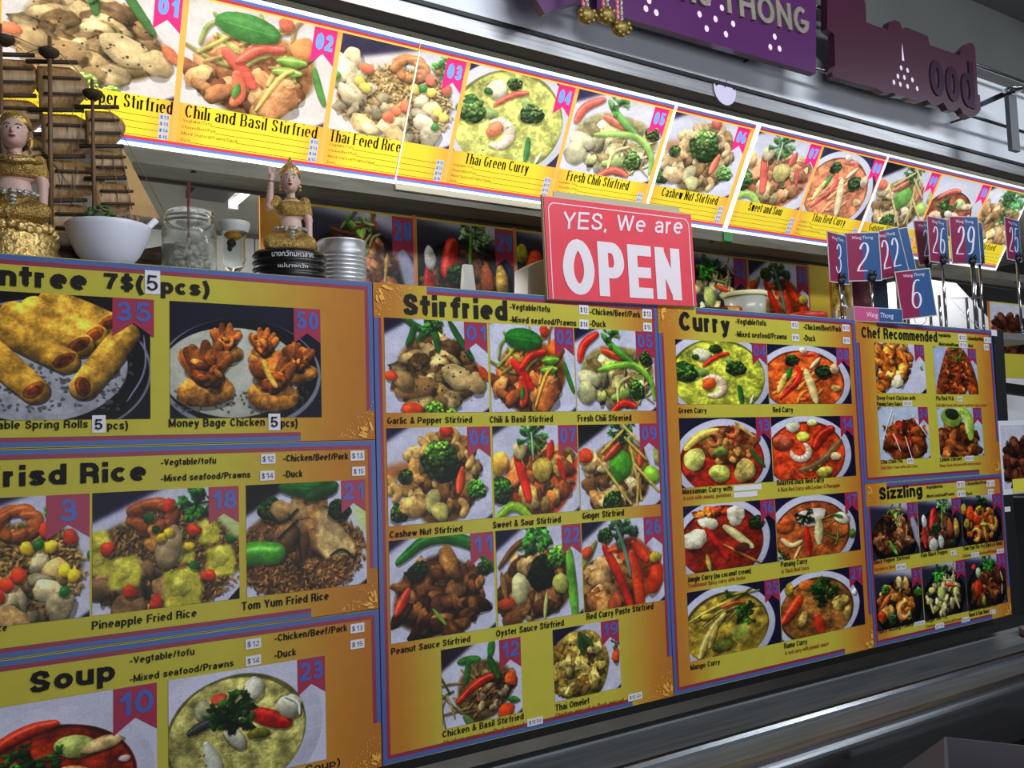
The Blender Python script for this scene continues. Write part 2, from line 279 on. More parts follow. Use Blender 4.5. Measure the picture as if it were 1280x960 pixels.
def f14(s):
    bowl(s,(206,84,42),.4,.6,.58,.52); s.e(.12,.4,.14,.12,0,(196,110,80)).shrimp(.32,.55,.13,60,(226,220,200)).e(.25,.16,.1,.09,0,(225,222,200)).e(.36,.32,.1,.08,0,(214,210,100)).chili([(.5,.5),(.58,.3),(.72,.2)],.18,(170,48,26)).st([(.3,.85),(.55,.78),(.82,.4)],.13,(140,108,70),.4).e(.6,.9,.12,.09,-20,(206,200,100)).e(.75,.66,.08,.07,0,(225,205,160)).dots(.4,.9,.3,.1,20,.02,(235,140,90),.5).e(.48,.1,.08,.05,0,(210,215,150))
def f15(s):
    plate(s,.05,.1,NV); s.poly([(.75,1.02),(1.02,.78),(1.02,1.02)],NV); s.heap(.36,.4,.34,.34,34,.12,[(206,140,66),(180,108,42),(226,170,96),(156,88,34)],1.5,.6,.2,.25,1.2); s.heap(.08,.85,.12,.15,8,.1,[(196,124,54)],1.3); s.e(.42,.74,.14,.1,0,(226,220,190),.3,.3,.6); s.herb(.87,.48,.05,(90,160,70),6)
def f16(s):
    bowl(s,(150,50,26),.4,.58,.55,.55); s.e(.1,.5,.16,.15,0,(222,215,190),.4,.2,.6,.05).e(.25,.28,.14,.09,20,(224,218,190)).heap(.3,.12,.2,.06,9,.06,[(225,150,60),(215,90,45)],1.6).e(.55,.2,.13,.14,0,(226,220,196),.4,.2,.6).broc(.78,.34,.11,(32,56,28),(80,110,50)).chili([(.22,.35),(.34,.6),(.44,.85)],.08,(190,45,28)).st([(.42,.35),(.55,.5),(.72,.72)],.12,(214,205,150)).st([(.4,.62),(.65,.85),(.8,.98)],.04,(190,130,70)).st([(.22,.75),(.25,1.)],.06,(190,180,90)).e(.6,.7,.1,.07,0,(110,60,35))
def f17(s):
    bowl(s,(176,104,56),.42,.6,.55,.52); s.e(.4,.35,.2,.15,0,(225,215,205),.2,.2,.4).herb(.34,.33,.13,(45,65,38),14).e(.1,.45,.12,.12,0,(205,110,55)).st([(.05,.65),(.15,.8),(.28,.72)],.08,(222,200,150)).chili([(.34,.5),(.36,.98)],.1,(185,50,28)).st([(.5,.4),(.48,.8)],.14,(205,195,150)).sticks(.62,.6,.15,.25,10,.3,.025,[(120,130,60),(150,90,50)]).e(.78,.42,.12,.09,40,(222,215,195)).leaf(.74,.38,.12,.06,20).e(.9,.7,.05,.08,0,(90,120,60)).st([(.18,1.),(.26,.8)],.04,(210,190,130)).herb(.05,.95,.1,(90,110,40),6)
def f18(s):
    plate(s,.3,.7,NV); s.poly([(.86,.95),(1.02,.75),(1.02,1.02),(.8,1.02)],BK); s.rice(.5,.6,.5,.4,(176,140,86))
    s.heap(.3,.78,.22,.18,9,.1,[(150,120,84),(166,140,100)],1.6)
    for i in range(10): 
        a=i*.9; s.st([(.38+.12*np.cos(a),.24+.09*np.sin(a)),(.42+.12*np.cos(a+.6),.24+.1*np.sin(a+.6)),(.4+.1*np.cos(a+1.3),.28+.1*np.sin(a+1.3))],.09,(168,100,56),.5,.12,.3)
    s.st([(.38,.45),(.42,.5),(.42,.38),(.4,.35)],.08,(206,150,80),.4,.2,.1)
    for x,y,r in ((.08,.45,.11),(.24,.66,.12),(.58,.82,.15),(.82,.64,.12),(.74,.4,.09),(.1,.58,.08),(.6,.55,.07)): s.poly([(x-r*.8,y-r*.9),(x+r*.5,y-r*1.1),(x+r*.8,y-.1*r),(x+r*.7,y+r*.9),(x-r*.7,y+r)],(206,200,86),.012,1,.12).e(x-.01,y-.03,r*.6,r*.6,0,(214,206,100),.3,.3,.8,.05,.8,0,0)
    s.e(.5,.5,.1,.16,15,(176,156,120)).e(.42,.35,.03,.03,0,(50,90,50))
    for p in ((.27,.8),(.42,.9),(.65,.38),(.5,.17),(.74,.74),(.14,.47)): s.e(*p,.05,.05,30,(212,80,45),.4,.25,.3,.1)
    for p in ((.65,.65),(.88,.46),(.38,.26)): s.e(*p,.04,.035,0,(50,110,50),.4)
    for p in ((.45,.42),(.5,.38),(.62,.5)): s.e(*p,.04,.035,0,(222,196,60),.4)
    s.herb(.66,.18,.13,(55,120,45),16).poly([(.78,.28),(.88,.2),(1,.32),(1,.5),(.9,.45)],(196,205,150),.02)
def f19(s):
    plate(s,.3,.7); s.e(.38,.56,.5,.48,0,(170,150,80),.3,.08,1.2,0,1,.02,0).heap(.36,.55,.34,.36,44,.09,[(190,170,96),(160,134,66),(206,190,120),(140,112,56)],1.4,.4,.08,.3,1.2).leaf(.42,.28,.3,.1,80,(60,100,50)).leaf(.5,.25,.25,.08,40,(70,110,60)).e(.88,.52,.07,.09,0,(215,105,60),.5,.3).herb(.88,.35,.08,(60,90,40),6)
def f20(s):
    plate(s,.1,.3,NV,(180,190,215)); s.base(.5,.62,.42,.38,(120,60,30)); 
    for p,w in (([(.42,.12),(.3,.5),(.15,.9)],.3),([(.5,.1),(.55,.5),(.5,.95)],.3),([(.6,.15),(.75,.5),(.85,.95)],.3)): s.st(p,w,(150,76,36),.7,.05,.3,1,.4,1.6)
    s.heap(.5,.6,.33,.33,26,.05,[(170,90,44),(130,60,30),(190,110,60)],1.7,.6,.25).sticks(.5,.3,.15,.15,6,.2,.03,[(190,50,30),(90,130,50)]); s.herb(.52,.08,.1,(100,160,80),8)
def f21(s):
    plate(s,.35,.6,BK); s.poly([(.85,1.02),(1.02,.82),(1.02,1.02)],BK); s.rice(.45,.64,.48,.38,(170,128,78))
    s.broc(.22,.25,.1,(30,65,25),(70,110,40)); s.heap(.45,.45,.25,.22,10,.12,[(170,140,96),(150,116,74)],1.4)
    s.poly([(.56,.32),(.63,.28),(.84,.58),(.85,.68),(.62,.7),(.56,.6)],(196,172,122),.012,1,.2); s.st([(.0,.62),(.12,.6),(.26,.62)],.19,(96,170,60),.5,.3,.1); s.broc(.73,.3,.1,(24,50,24),(50,80,35))
    s.leaf(.5,.1,.5,.17,5,(48,110,45)).leaf(.6,.13,.3,.13,-20,(40,100,40)).e(.45,.6,.05,.14,20,(110,76,46))
    for p in ([(.22,.28),(.3,.4),(.42,.27)],[(.28,.5),(.42,.36)],[(.42,.5),(.44,.7)],[(.66,.68),(.75,.62),(.84,.72)]): s.st(p,.02,(40,60,35),.3,0,.1)
    s.poly([(.82,.3),(.92,.22),(1,.32),(1,.55),(.9,.48)],(200,215,160),.03)
def f22(s):
    plate(s,.3,.5); s.base(.5,.6,.42,.38,(110,85,50)); s.heap(.4,.65,.33,.3,20,.1,[(150,110,66),(190,160,110),(110,76,44)],1.6)
    s.st([(.08,.4),(.25,.2),(.4,.15)],.07,(120,80,50)).st([(.1,.45),(.14,.7)],.07,(170,130,80)).broc(.5,.5,.17,(18,32,16),(40,60,28)).herb(.45,.16,.2,(80,150,60),20).broc(.68,.35,.12,(90,150,55),(150,195,90)).st([(.8,.3),(.82,.6),(.85,.98)],.12,(120,180,70)).e(.28,.62,.1,.16,0,(200,195,150)).e(.7,.62,.1,.1,0,(190,190,110)).e(.2,.9,.12,.1,0,(130,90,55)).e(.14,.75,.1,.06,0,(205,95,50)).st([(.55,.7),(.52,.95)],.05,(180,190,120))
def f23(s):
    bowl(s,(190,184,120),.42,.58,.54,.54,WH,.14); s.dots(.4,.6,.35,.3,40,.012,(215,215,160),.5)
    s.e(.3,.24,.06,.05,0,(205,95,70)).e(.2,.32,.06,.09,0,(190,185,150)).e(.52,.2,.08,.11,0,(220,216,200)).st([(.12,.5),(.22,.44),(.36,.4)],.09,(80,84,80)).st([(.22,.62),(.3,.95)],.12,(205,205,190)).e(.4,.62,.06,.13,-30,(200,200,180)).chili([(.52,.42),(.62,.5),(.74,.58)],.15,(190,45,28)).e(.75,.42,.09,.12,-30,(214,214,190),.4,.2).st([(.72,.32),(.82,.4),(.82,.52)],.025,(235,235,225)).herb(.38,.36,.18,(45,82,38),22).herb(.42,.5,.12,(40,70,35),10).e(.55,.62,.09,.05,10,(120,120,50)).dots(.4,.75,.3,.15,12,.01,(120,130,60))
def f24(s):
    plate(s,.15,.3,NV,(190,200,215)); s.base(.5,.65,.42,.36,(130,70,36)); s.heap(.5,.62,.38,.32,26,.12,[(160,92,46),(130,66,32),(186,120,66),(190,60,34)],1.8,.6,.25); s.e(.5,.4,.06,.14,0,(90,45,30))
    for p in ([(.3,.1),(.2,.35),(.12,.6)],[(.62,.15),(.8,.4),(.92,.6)],[(.3,.5),(.4,.8)],[(.5,.55),(.6,.95)],[(.32,.15),(.28,.3)]): s.st(p,.022,(232,226,220),.1,0,.3)
    s.poly([(.85,.4),(.95,.35),(1,.5),(1,.75)],(205,200,190),.02)
def f25(s):
    bowl(s,(166,146,64),.4,.6,.56,.52); s.sticks(.4,.3,.25,.15,12,.4,.03,[(190,180,100),(160,140,70)],-20); s.herb(.6,.45,.17,(60,100,40),18).herb(.42,.1,.08,(70,110,50),6)
    s.st([(.1,.98),(.2,.65),(.38,.4)],.11,(196,182,110)).st([(.3,.5),(.2,.85)],.08,(180,165,90)).chili([(.35,.3),(.5,.25),(.6,.28)],.06,(190,95,45)).poly([(.44,.62),(.62,.58),(.64,.8),(.45,.82)],(170,175,86),.012).e(.35,.85,.15,.1,0,(110,116,50)).e(.2,.4,.08,.05,0,(190,175,80))
def f26(s):
    plate(s,.3,.5); s.poly([(.85,1.02),(1.02,.84),(1.02,1.02)],NV); s.base(.52,.62,.45,.38,(160,80,40)); s.heap(.3,.7,.26,.24,14,.13,[(180,140,84),(150,104,60),(196,160,110)],1.5)
    s.broc(.3,.2,.09).st([(.05,.5),(.2,.25)],.08,(150,150,70)).chili([(.28,.3),(.45,.65),(.56,.98)],.11,(195,60,35)).chili([(.58,.4),(.64,.7),(.66,1.)],.15,(205,80,40)).chili([(.6,.3),(.75,.5)],.12,(210,75,35)).e(.84,.7,.11,.17,20,(205,75,35),.4,.1,.4,.1).chili([(.33,.36),(.5,.34)],.06,(205,80,40)).herb(.5,.18,.17,(70,110,70),16).st([(.42,.1),(.52,.4),(.56,.65)],.05,(120,150,130)).e(.85,.48,.08,.06,0,(190,170,70)).e(.1,.35,.08,.05,-30,(205,90,50)).e(.38,.9,.09,.1,0,(210,110,70))
def f27(s):
    bowl(s,(156,112,60),.42,.6,.54,.52); s.chili([(.02,.7),(.14,.5),(.22,.35)],.17,(205,80,40)).e(.3,.18,.12,.08,0,(200,120,60)).herb(.5,.35,.2,(50,90,40),24).herb(.62,.38,.12,(60,100,40),10).chili([(.4,.7),(.46,.98)],.16,(205,75,40)).e(.7,.55,.14,.11,-10,(200,175,100),.5,.2,1,.1).e(.24,.72,.06,.14,20,(190,165,100)).e(.78,.75,.06,.12,0,(190,165,100)).herb(.5,.12,.08,(120,150,60),6).e(.88,.42,.04,.06,0,(230,225,220)).e(.1,.2,.06,.1,0,(180,160,70))
def f28(s):
    skillet(s); s.heap(.45,.58,.42,.33,36,.1,[(110,70,44),(140,96,64),(80,48,34),(160,118,82)],1.8,.6,.25); s.chili([(.4,.1),(.5,.22),(.56,.4)],.09,(150,200,100)).chili([(.55,.05),(.52,.3)],.06,(130,180,80)).st([(.36,.7),(.5,.95)],.09,(120,190,80)).sticks(.5,.2,.15,.12,12,.2,.03,[(190,180,130),(120,150,70),(150,90,50)]); s.st([(.75,.4),(.72,.7)],.04,(206,176,110)).poly([(.82,.3),(.9,.25),(1,.5),(1,.9),(.9,.7)],(170,170,190),.02)
def f29(s):
    skillet(s,(70,60,70)); s.heap(.5,.62,.42,.3,20,.1,[(110,80,60),(150,110,80),(90,60,46)],1.5); s.chili([(.35,.2),(.32,.4),(.28,.55)],.2,(205,66,50)).chili([(.1,.5),(.12,.9)],.14,(205,70,60)).broc(.38,.56,.12,(30,66,40),(70,110,70)).e(.12,.4,.07,.13,0,(215,210,205)).herb(.58,.12,.18,(150,190,140),20).st([(.55,.05),(.52,.5)],.05,(120,170,70)).e(.3,.88,.12,.14,30,(200,195,190)).e(.7,.6,.08,.2,0,(150,90,60)).e(.86,.6,.08,.2,0,(190,160,90)).e(.48,.84,.08,.14,0,(206,205,200)).broc(.75,.9,.08)
def f30(s):
    skillet(s); s.heap(.45,.6,.4,.32,22,.1,[(206,160,80),(190,110,60),(160,90,50)],1.5); s.e(.2,.35,.13,.15,0,(215,90,50),.4,.1,.4,.1).e(.35,.5,.1,.1,0,(205,80,45)).broc(.42,.3,.1,(150,120,40),(220,190,90)).e(.05,.25,.08,.12,0,(200,190,70)).herb(.5,.08,.15,(50,110,40),12).shrimp(.3,.8,.12,0,(215,170,90)).shrimp(.75,.6,.12,60,(215,180,90)).st([(.5,.5),(.55,.9)],.08,(206,190,90)).st([(.45,.6),(.62,.62)],.08,(206,190,90)).e(.1,.55,.08,.1,0,(180,170,70))
def f39(s):
    plate(s,.1,.3,(60,90,110),(190,205,215)); s.base(.45,.7,.45,.38,(100,60,30)); s.heap(.42,.68,.42,.34,26,.13,[(140,84,42),(110,60,30),(166,106,56)],1.6,.6,.2); s.e(.32,.22,.24,.17,10,(150,175,80),.2,.03,.2).e(.34,.16,.17,.1,10,(60,66,50),.2,.05,.3,0,1,0,0).st([(.5,.1),(.68,.2),(.68,.6)],.2,(170,195,90),.3,.1,.4).st([(.54,.2),(.62,.3),(.62,.5)],.1,(205,215,140),.2,.1,.3,1,0)
def f31(s):
    skillet(s); s.heap(.45,.55,.4,.36,22,.1,[(190,130,60),(206,170,100),(140,90,50)],1.6); s.broc(.2,.3,.1,(70,110,40),(150,180,80)).broc(.9,.45,.1,(60,100,40),(120,160,60)).chili([(.1,.6),(.3,.4)],.12,(205,105,45)).e(.1,.75,.1,.1,0,(205,90,45)).shrimp(.58,.72,.14,160,(222,165,105)).broc(.32,.85,.1,(50,90,60),(90,130,70)).e(.5,.2,.08,.1,0,(220,200,140)).herb(.7,.85,.08,(70,130,60),6).e(.65,.25,.07,.12,0,(222,180,110))
def f32(s):
    skillet(s); s.heap(.45,.6,.38,.34,26,.1,[(190,180,130),(170,160,100),(206,200,160),(120,120,70)],1.7,.5,.1); s.herb(.4,.18,.2,(80,150,60),18).chili([(.5,.4),(.72,.45)],.07,(205,80,40)).sticks(.6,.2,.15,.15,8,.25,.03,[(210,200,150)]); s.e(.4,.55,.1,.14,0,(190,196,120)).st([(.7,.6),(.8,.9)],.06,(216,210,160)).st([(.12,.6),(.2,.9)],.06,(206,205,150))
def f33(s):
    skillet(s); s.heap(.5,.6,.38,.34,26,.11,[(120,74,44),(150,100,60),(90,54,36)],1.8,.6,.2); s.e(.27,.6,.12,.18,10,(190,70,38),.4,.1,.4,.1).e(.3,.3,.08,.1,0,(180,205,160)).herb(.55,.12,.2,(60,130,50),18).e(.4,.88,.06,.1,0,(170,170,90)).st([(.85,.35),(.9,.55)],.05,(206,180,100)).st([(.88,.6),(.86,.8)],.04,(200,195,190)).e(.2,.18,.06,.06,0,(190,60,40))
def f35(s):
    s.fill((24,24,32)).e(.42,.6,.72,.56,0,(150,150,165),.1,0,.1,0,1,.01,0).e(.42,.6,.7,.54,0,(16,18,30),.1,0,.1,0,1,.01,0).e(.38,.56,.6,.46,0,(186,188,196),.1,.01,.3,0,1,.01,0)
    s.dots(.4,.75,.42,.18,150,.013,(96,98,100),.8).dots(.8,.6,.1,.2,40,.012,(100,100,104),.8).st([(.96,.3),(.98,.6),(.86,.86)],.016,(150,155,180),0,0,.8,1,0)
    Y=(214,170,74)
    for a,b in (((.45,.06),(.76,.22)),((.36,.12),(.68,.32)),((.25,.17),(.6,.4)),((.16,.26),(.52,.53)),((.08,.4),(.36,.77)),((.86,.3),(.62,.74))):
        s.st([a,b],.21,Y,.75,.06,.08,1,.6,.7); dx=(b[0]-a[0]); s.e(b[0]-.006,b[1]-.004,.05,.085,50 if dx>0 else -10,(150,92,40),.5,.1,.8,0,1,0,0).e(b[0]-.004,b[1],.026,.055,50 if dx>0 else -10,(110,60,30),.3,.15,1,0,1,0,0)
def f50(s):
    s.fill((30,32,60)).e(.46,.62,.66,.5,0,(150,155,165),.1,0,.1,0,1,.01,0).e(.46,.6,.63,.48,0,(16,20,34),.1,0,.1,0,1,.01,0).e(.4,.6,.56,.4,0,(196,196,186),.1,.01,.2,0,1,.01,0).dots(.45,.85,.42,.1,120,.013,(96,98,92),.8).dots(.82,.7,.08,.16,40,.012,(100,100,94),.8)
    for x,y,k in ((.35,.35,.7),(.6,.38,.7),(.84,.5,.8),(.22,.62,1.15),(.66,.68,1.1)):
        s.e(x,y+.12*k,.19*k,.13*k,0,(190,138,64),.6,.1,1,.1); s.e(x,y-.02*k,.12*k,.12*k,0,(176,104,44),.6,.3,1,.1)
        for i in range(11):
            a=-1.57+(i-5)*.3; s.st([(x,y+.07*k),(x+np.cos(a)*.09*k,y-.06*k+np.sin(a)*.06*k),(x+np.cos(a)*.13*k,y-.13*k+np.sin(a)*.13*k*s.r.rand())],.085*k,np.array((196,120,54))*(.65+.55*s.r.rand()),.6,.08,.5)
        s.heap(x,y-.03*k,.08*k,.08*k,8,.04*k,[(150,80,34),(206,136,66),(180,104,44)],2.,.7,.1)
    s.st([(.6,.5),(.63,.62),(.68,.72)],.05,(226,190,90),.5,.1,.3)
def f61(s):   # fried pieces on a light box
    plate(s,.2,.3,NV,(225,225,235)); s.base(.5,.6,.45,.4,(190,140,80)); s.heap(.45,.62,.42,.36,34,.12,[(210,160,90),(180,126,62),(226,186,120),(150,100,50)],1.9,.6,.15); s.herb(.55,.16,.26,(80,150,80),26).herb(.5,.5,.12,(60,110,50),12)
def f62(s):   # rolls
    s.fill((60,55,40)).e(.5,.7,.7,.6,0,(170,170,160),.1,0,.1,0,1,.01,0)
    for a,b in (((.0,.1),(.3,.9)),((.3,.0),(.5,.8)),((.9,.1),(.6,.9)),((.1,.5),(.2,1.))): s.st([a,b],.26,(196,166,84),.8,.1,.3,1,.6,.5)
def f63(s):
    plate(s,.1,.2,(190,190,205),(205,205,215)); s.base(.5,.65,.46,.36,(90,50,34)); s.heap(.5,.62,.42,.4,46,.1,[(110,62,42),(84,44,32),(136,84,58),(60,36,26)],1.3,.7,.15); s.herb(.15,.35,.1,(60,90,60),8)
DISH={n:globals()['f'+n] for n in '01 02 03 04 05 06 07 08 09 10 11 12 13 14 15 16 17 18 19 20 21 22 23 24 25 26 27 28 29 30 31 32 33 35 39 50 61 62 63'.split()}
SRC={n:'plate(' if n in '01 02 03 05 06 07 09 11 12 15 18 19 20 21 22 24 26 39 61 63'.split() else '' for n in DISH}
def paint(n,h=240,asp=1.22):
    H=h//2*2; W=int(h*asp)//2*2; s=Cv(W,H,int(n)*7+3); DISH[n](s); a=s.out()
    if 'plate(' in SRC.get(n,'p') : a=a[int(a.shape[0]*.05):int(a.shape[0]*.95),int(a.shape[1]*.06):int(a.shape[1]*.94)]
    r=np.random.RandomState(9); gg=s.g[::2,::2][:a.shape[0],:a.shape[1]]; st_=np.clip((a.max(2)-a.min(2))/(a.max(2)+.01)*2.6-.25,0,1); a=np.clip(a*(1+(.5*gg*st_)[...,None])*(1+.03*r.randn(*a.shape[:2],1)),0,1).astype(np.float32)
    return a
#FOOD-END

IMG={}
def picture(n,h):
    if (n,) in IMG and IMG[(n,)].size[1]>=h/2: return IMG[(n,)]
    a=paint(n,h); H,W=a.shape[:2]; im=bpy.data.images.new('dish_print',W,H); px=np.ones((H,W,4),np.float32); px[...,:3]=a[::-1]
    im.pixels.foreach_set(px.ravel()); im.update(); im.pack(); IMG[(n,)]=im; return im
def printmat(n,lit,h=400):
    k='print_%s_%s'%(n,lit)
    if k in MATS: return MATS[k]
    m=bpy.data.materials.new(k); m.use_nodes=True; nt=m.node_tree; b=nt.nodes['Principled BSDF']
    t=nt.nodes.new('ShaderNodeTexImage'); t.image=picture(n,h); t.extension='EXTEND'; nt.links.new(t.outputs[0],b.inputs['Base Color'])
    b.inputs['Roughness'].default_value=.36; b.inputs['Specular IOR Level'].default_value=.22
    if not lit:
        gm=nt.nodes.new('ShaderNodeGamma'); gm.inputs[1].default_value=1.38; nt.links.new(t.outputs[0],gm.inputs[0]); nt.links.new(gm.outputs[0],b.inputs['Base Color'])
    if lit:
        tn=nt.nodes.new('ShaderNodeMix'); tn.data_type='RGBA'; tn.blend_type='MULTIPLY'; tn.inputs[0].default_value=1; tn.inputs[7].default_value=(1,.90,.70,1) if lit>1.05 else ((1,.97,.90,1) if lit>.95 else (.96,.98,1,1))
        hs=nt.nodes.new('ShaderNodeHueSaturation'); hs.inputs['Value'].default_value=lit*1.2; hs.inputs['Saturation'].default_value=.85
        gm=nt.nodes.new('ShaderNodeGamma'); gm.inputs[1].default_value=.88; nt.links.new(t.outputs[0],gm.inputs[0]); nt.links.new(gm.outputs[0],hs.inputs['Color']); nt.links.new(hs.outputs[0],tn.inputs[6]); nt.links.new(tn.outputs[2],b.inputs['Emission Color']); b.inputs['Emission Strength'].default_value=1.
        mx=nt.nodes.new('ShaderNodeMix'); mx.data_type='RGBA'; mx.blend_type='MULTIPLY'; mx.inputs[0].default_value=1; mx.inputs[7].default_value=(.25,.25,.25,1); nt.links.new(t.outputs[0],mx.inputs[6]); nt.links.new(mx.outputs[2],b.inputs['Base Color'])
    MATS[k]=m; return m
# ---------------------------------------------------------------- builders
def link(name,me,m,parent=None,loc=None):
    o=bpy.data.objects.new(name,me); COL.objects.link(o)
    if m is not None:
        if not me.materials: me.materials.append(m)
    if parent is not None: o.parent=parent
    if loc is not None: o.location=loc
    return o
def tag(o,label,cat,group=None,kind=None):
    o['label']=label; o['category']=cat
    if group: o['group']=group
    if kind: o['kind']=kind
    return o
def thing(name,label,cat,loc=(0,0,0),group=None,m=None):
    o=bpy.data.objects.new(name,None); COL.objects.link(o); o.empty_display_size=.05
    if m is not None: o.matrix_world=m
    else: o.location=loc
    return tag(o,label,cat,group)
def mesh(name,v,f,m,parent=None,smooth=False,uv=None):
    me=bpy.data.meshes.new(name); me.from_pydata([tuple(p) for p in v],[],f); me.update()
    if smooth: me.polygons.foreach_set('use_smooth',[True]*len(me.polygons))
    if uv:
        l=me.uv_layers.new(name='UVMap'); 
        for i,q in enumerate(uv): l.data[i].uv=q
    return link(name,me,m,parent)
def boxvf(x0,x1,y0,y1,z0,z1,b=0):
    v=[(x0,y0,z0),(x1,y0,z0),(x1,y1,z0),(x0,y1,z0),(x0,y0,z1),(x1,y0,z1),(x1,y1,z1),(x0,y1,z1)]
    f=[(0,1,5,4),(1,2,6,5),(2,3,7,6),(3,0,4,7),(4,5,6,7),(3,2,1,0)]
    return v,[tuple(i+b for i in q) for q in f]
def box(name,x0,x1,y0,y1,z0,z1,m,parent=None,bev=0):
    v,f=boxvf(x0,x1,y0,y1,z0,z1); o=mesh(name,v,f,m,parent)
    if bev:
        bm=bmesh.new(); bm.from_mesh(o.data); bmesh.ops.bevel(bm,geom=bm.edges[:],offset=bev,segments=2,affect='EDGES'); bm.to_mesh(o.data); bm.free()
    return o
def boxes(name,L,m,parent=None):
    V=[];Fc=[]
    for a in L:
        v,f=boxvf(*a,b=len(V)); V+=v; Fc+=f
    return mesh(name,V,Fc,m,parent)
def prism(name,pts,y0,y1,m,parent=None,axis=1):      # outline (a,b) extruded along y (axis=1) or x (axis=0)
    n=len(pts); mk=(lambda a,b,c:(a,c,b)) if axis==1 else (lambda a,b,c:(c,a,b))
    v=[mk(a,b,y0) for a,b in pts]+[mk(a,b,y1) for a,b in pts]
    f=[tuple(range(n)),tuple(range(2*n-1,n-1,-1))]+[(i,i+n,(i+1)%n+n,(i+1)%n) for i in range(n)]
    o=mesh(name,v,f,m,parent); bm=bmesh.new(); bm.from_mesh(o.data); bmesh.ops.recalc_face_normals(bm,faces=bm.faces[:]); bm.to_mesh(o.data); bm.free(); return o
def lathe(name,prof,m,parent=None,n=32,loc=(0,0,0),closed=True,sx=1.,sy=1.):
    v=[];f=[]
    for r,z in prof:
        for i in range(n):
            a=6.28318*i/n; v.append((loc[0]+r*sx*math.cos(a),loc[1]+r*sy*math.sin(a),loc[2]+z))
    for j in range(len(prof)-1):
        for i in range(n):
            k=(i+1)%n; f.append((j*n+i,j*n+k,(j+1)*n+k,(j+1)*n+i))
    if closed: f.append(tuple(range(n-1,-1,-1))); f.append(tuple((len(prof)-1)*n+i for i in range(n)))
    return mesh(name,v,f,m,parent,True)
def tube(name,pts,r,m,parent=None,n=8,r1=None,smooth=True):
    pts=[Vector(p) for p in pts]; v=[];f=[]; K=len(pts)
    for j,p in enumerate(pts):
        d=(pts[min(j+1,K-1)]-pts[max(j-1,0)]).normalized(); a=d.orthogonal().normalized() if abs(d.z)>.9 else d.cross(Vector((0,0,1))).normalized(); b=d.cross(a)
        rr=r if r1 is None else r+(r1-r)*j/(K-1)
        for i in range(n): t=6.28318*i/n; v.append(p+(a*math.cos(t)+b*math.sin(t))*rr)
    for j in range(K-1):
        for i in range(n): k=(i+1)%n; f.append((j*n+i,j*n+k,(j+1)*n+k,(j+1)*n+i))
    f.append(tuple(range(n-1,-1,-1))); f.append(tuple((K-1)*n+i for i in range(n)))
    return mesh(name,v,f,m,parent,smooth)
def blob(bm,c,r,sub=3,rot=None):
    M=Matrix.Translation(c)@(rot.to_matrix().to_4x4() if rot else Matrix())@Matrix.Diagonal((r[0],r[1],r[2],1)); bmesh.ops.create_icosphere(bm,subdivisions=sub,radius=1,matrix=M)
def blobs(name,L,m,parent=None,sub=2):
    bm=bmesh.new()
    for c,r in L: blob(bm,Vector(c),(r,r,r) if not hasattr(r,'__len__') else r,sub)
    me=bpy.data.meshes.new(name); bm.to_mesh(me); bm.free(); me.polygons.foreach_set('use_smooth',[True]*len(me.polygons)); return link(name,me,m,parent)
FN={}
def glyphs(s,bold,shear,res,ext):
    k=(s,bold,shear,res,ext)
    if k in FN: return FN[k]
    c=bpy.data.curves.new('lettering','FONT'); c.body=s; c.size=1; c.offset=bold; c.shear=shear; c.resolution_u=res; c.extrude=ext; c.space_word=.85
    o=bpy.data.objects.new('lettering',c); COL.objects.link(o)
    dg=bpy.context.evaluated_depsgraph_get(); me=bpy.data.meshes.new_from_object(o.evaluated_get(dg)); bpy.data.objects.remove(o); bpy.data.curves.remove(c)
    n=len(me.vertices); co=np.zeros(n*3,np.float32); me.vertices.foreach_get('co',co); co=co.reshape(-1,3)
    if n==0: FN[k]=None; return None
    x0,x1=co[:,0].min(),co[:,0].max(); q=co.copy(); q[:,0]=(co[:,0]-x0)/(x1-x0); q[:,1]=-co[:,2]; q[:,2]=co[:,1]/.729
    me.vertices.foreach_set('co',q.ravel()); me.update(); me.materials.clear(); FN[k]=(me,(x1-x0)/.729); return FN[k]
def text(s,x0,z,x1,h,m,parent,name='lettering',bold=.02,shear=0.,y=-.0016,res=2,ext=0.,slope=0.,wfac=None):
    g=glyphs(s,bold,shear,res,ext)
    if g is None: return
    k=(s,bold,shear,res,ext,m.name)
    if k not in FN:
        q=g[0] if not g[0].users else g[0].copy()
        q.materials.clear(); q.materials.append(m); FN[k]=q
    me=FN[k]
    o=link(name,me,m,parent); W=(x1-x0) if x1 is not None else g[1]*h*(wfac or .8)
    o.scale=(W,1,h); o.location=(x0,y,z)
    if slope: o.rotation_euler=(0,-slope,0)
    return o
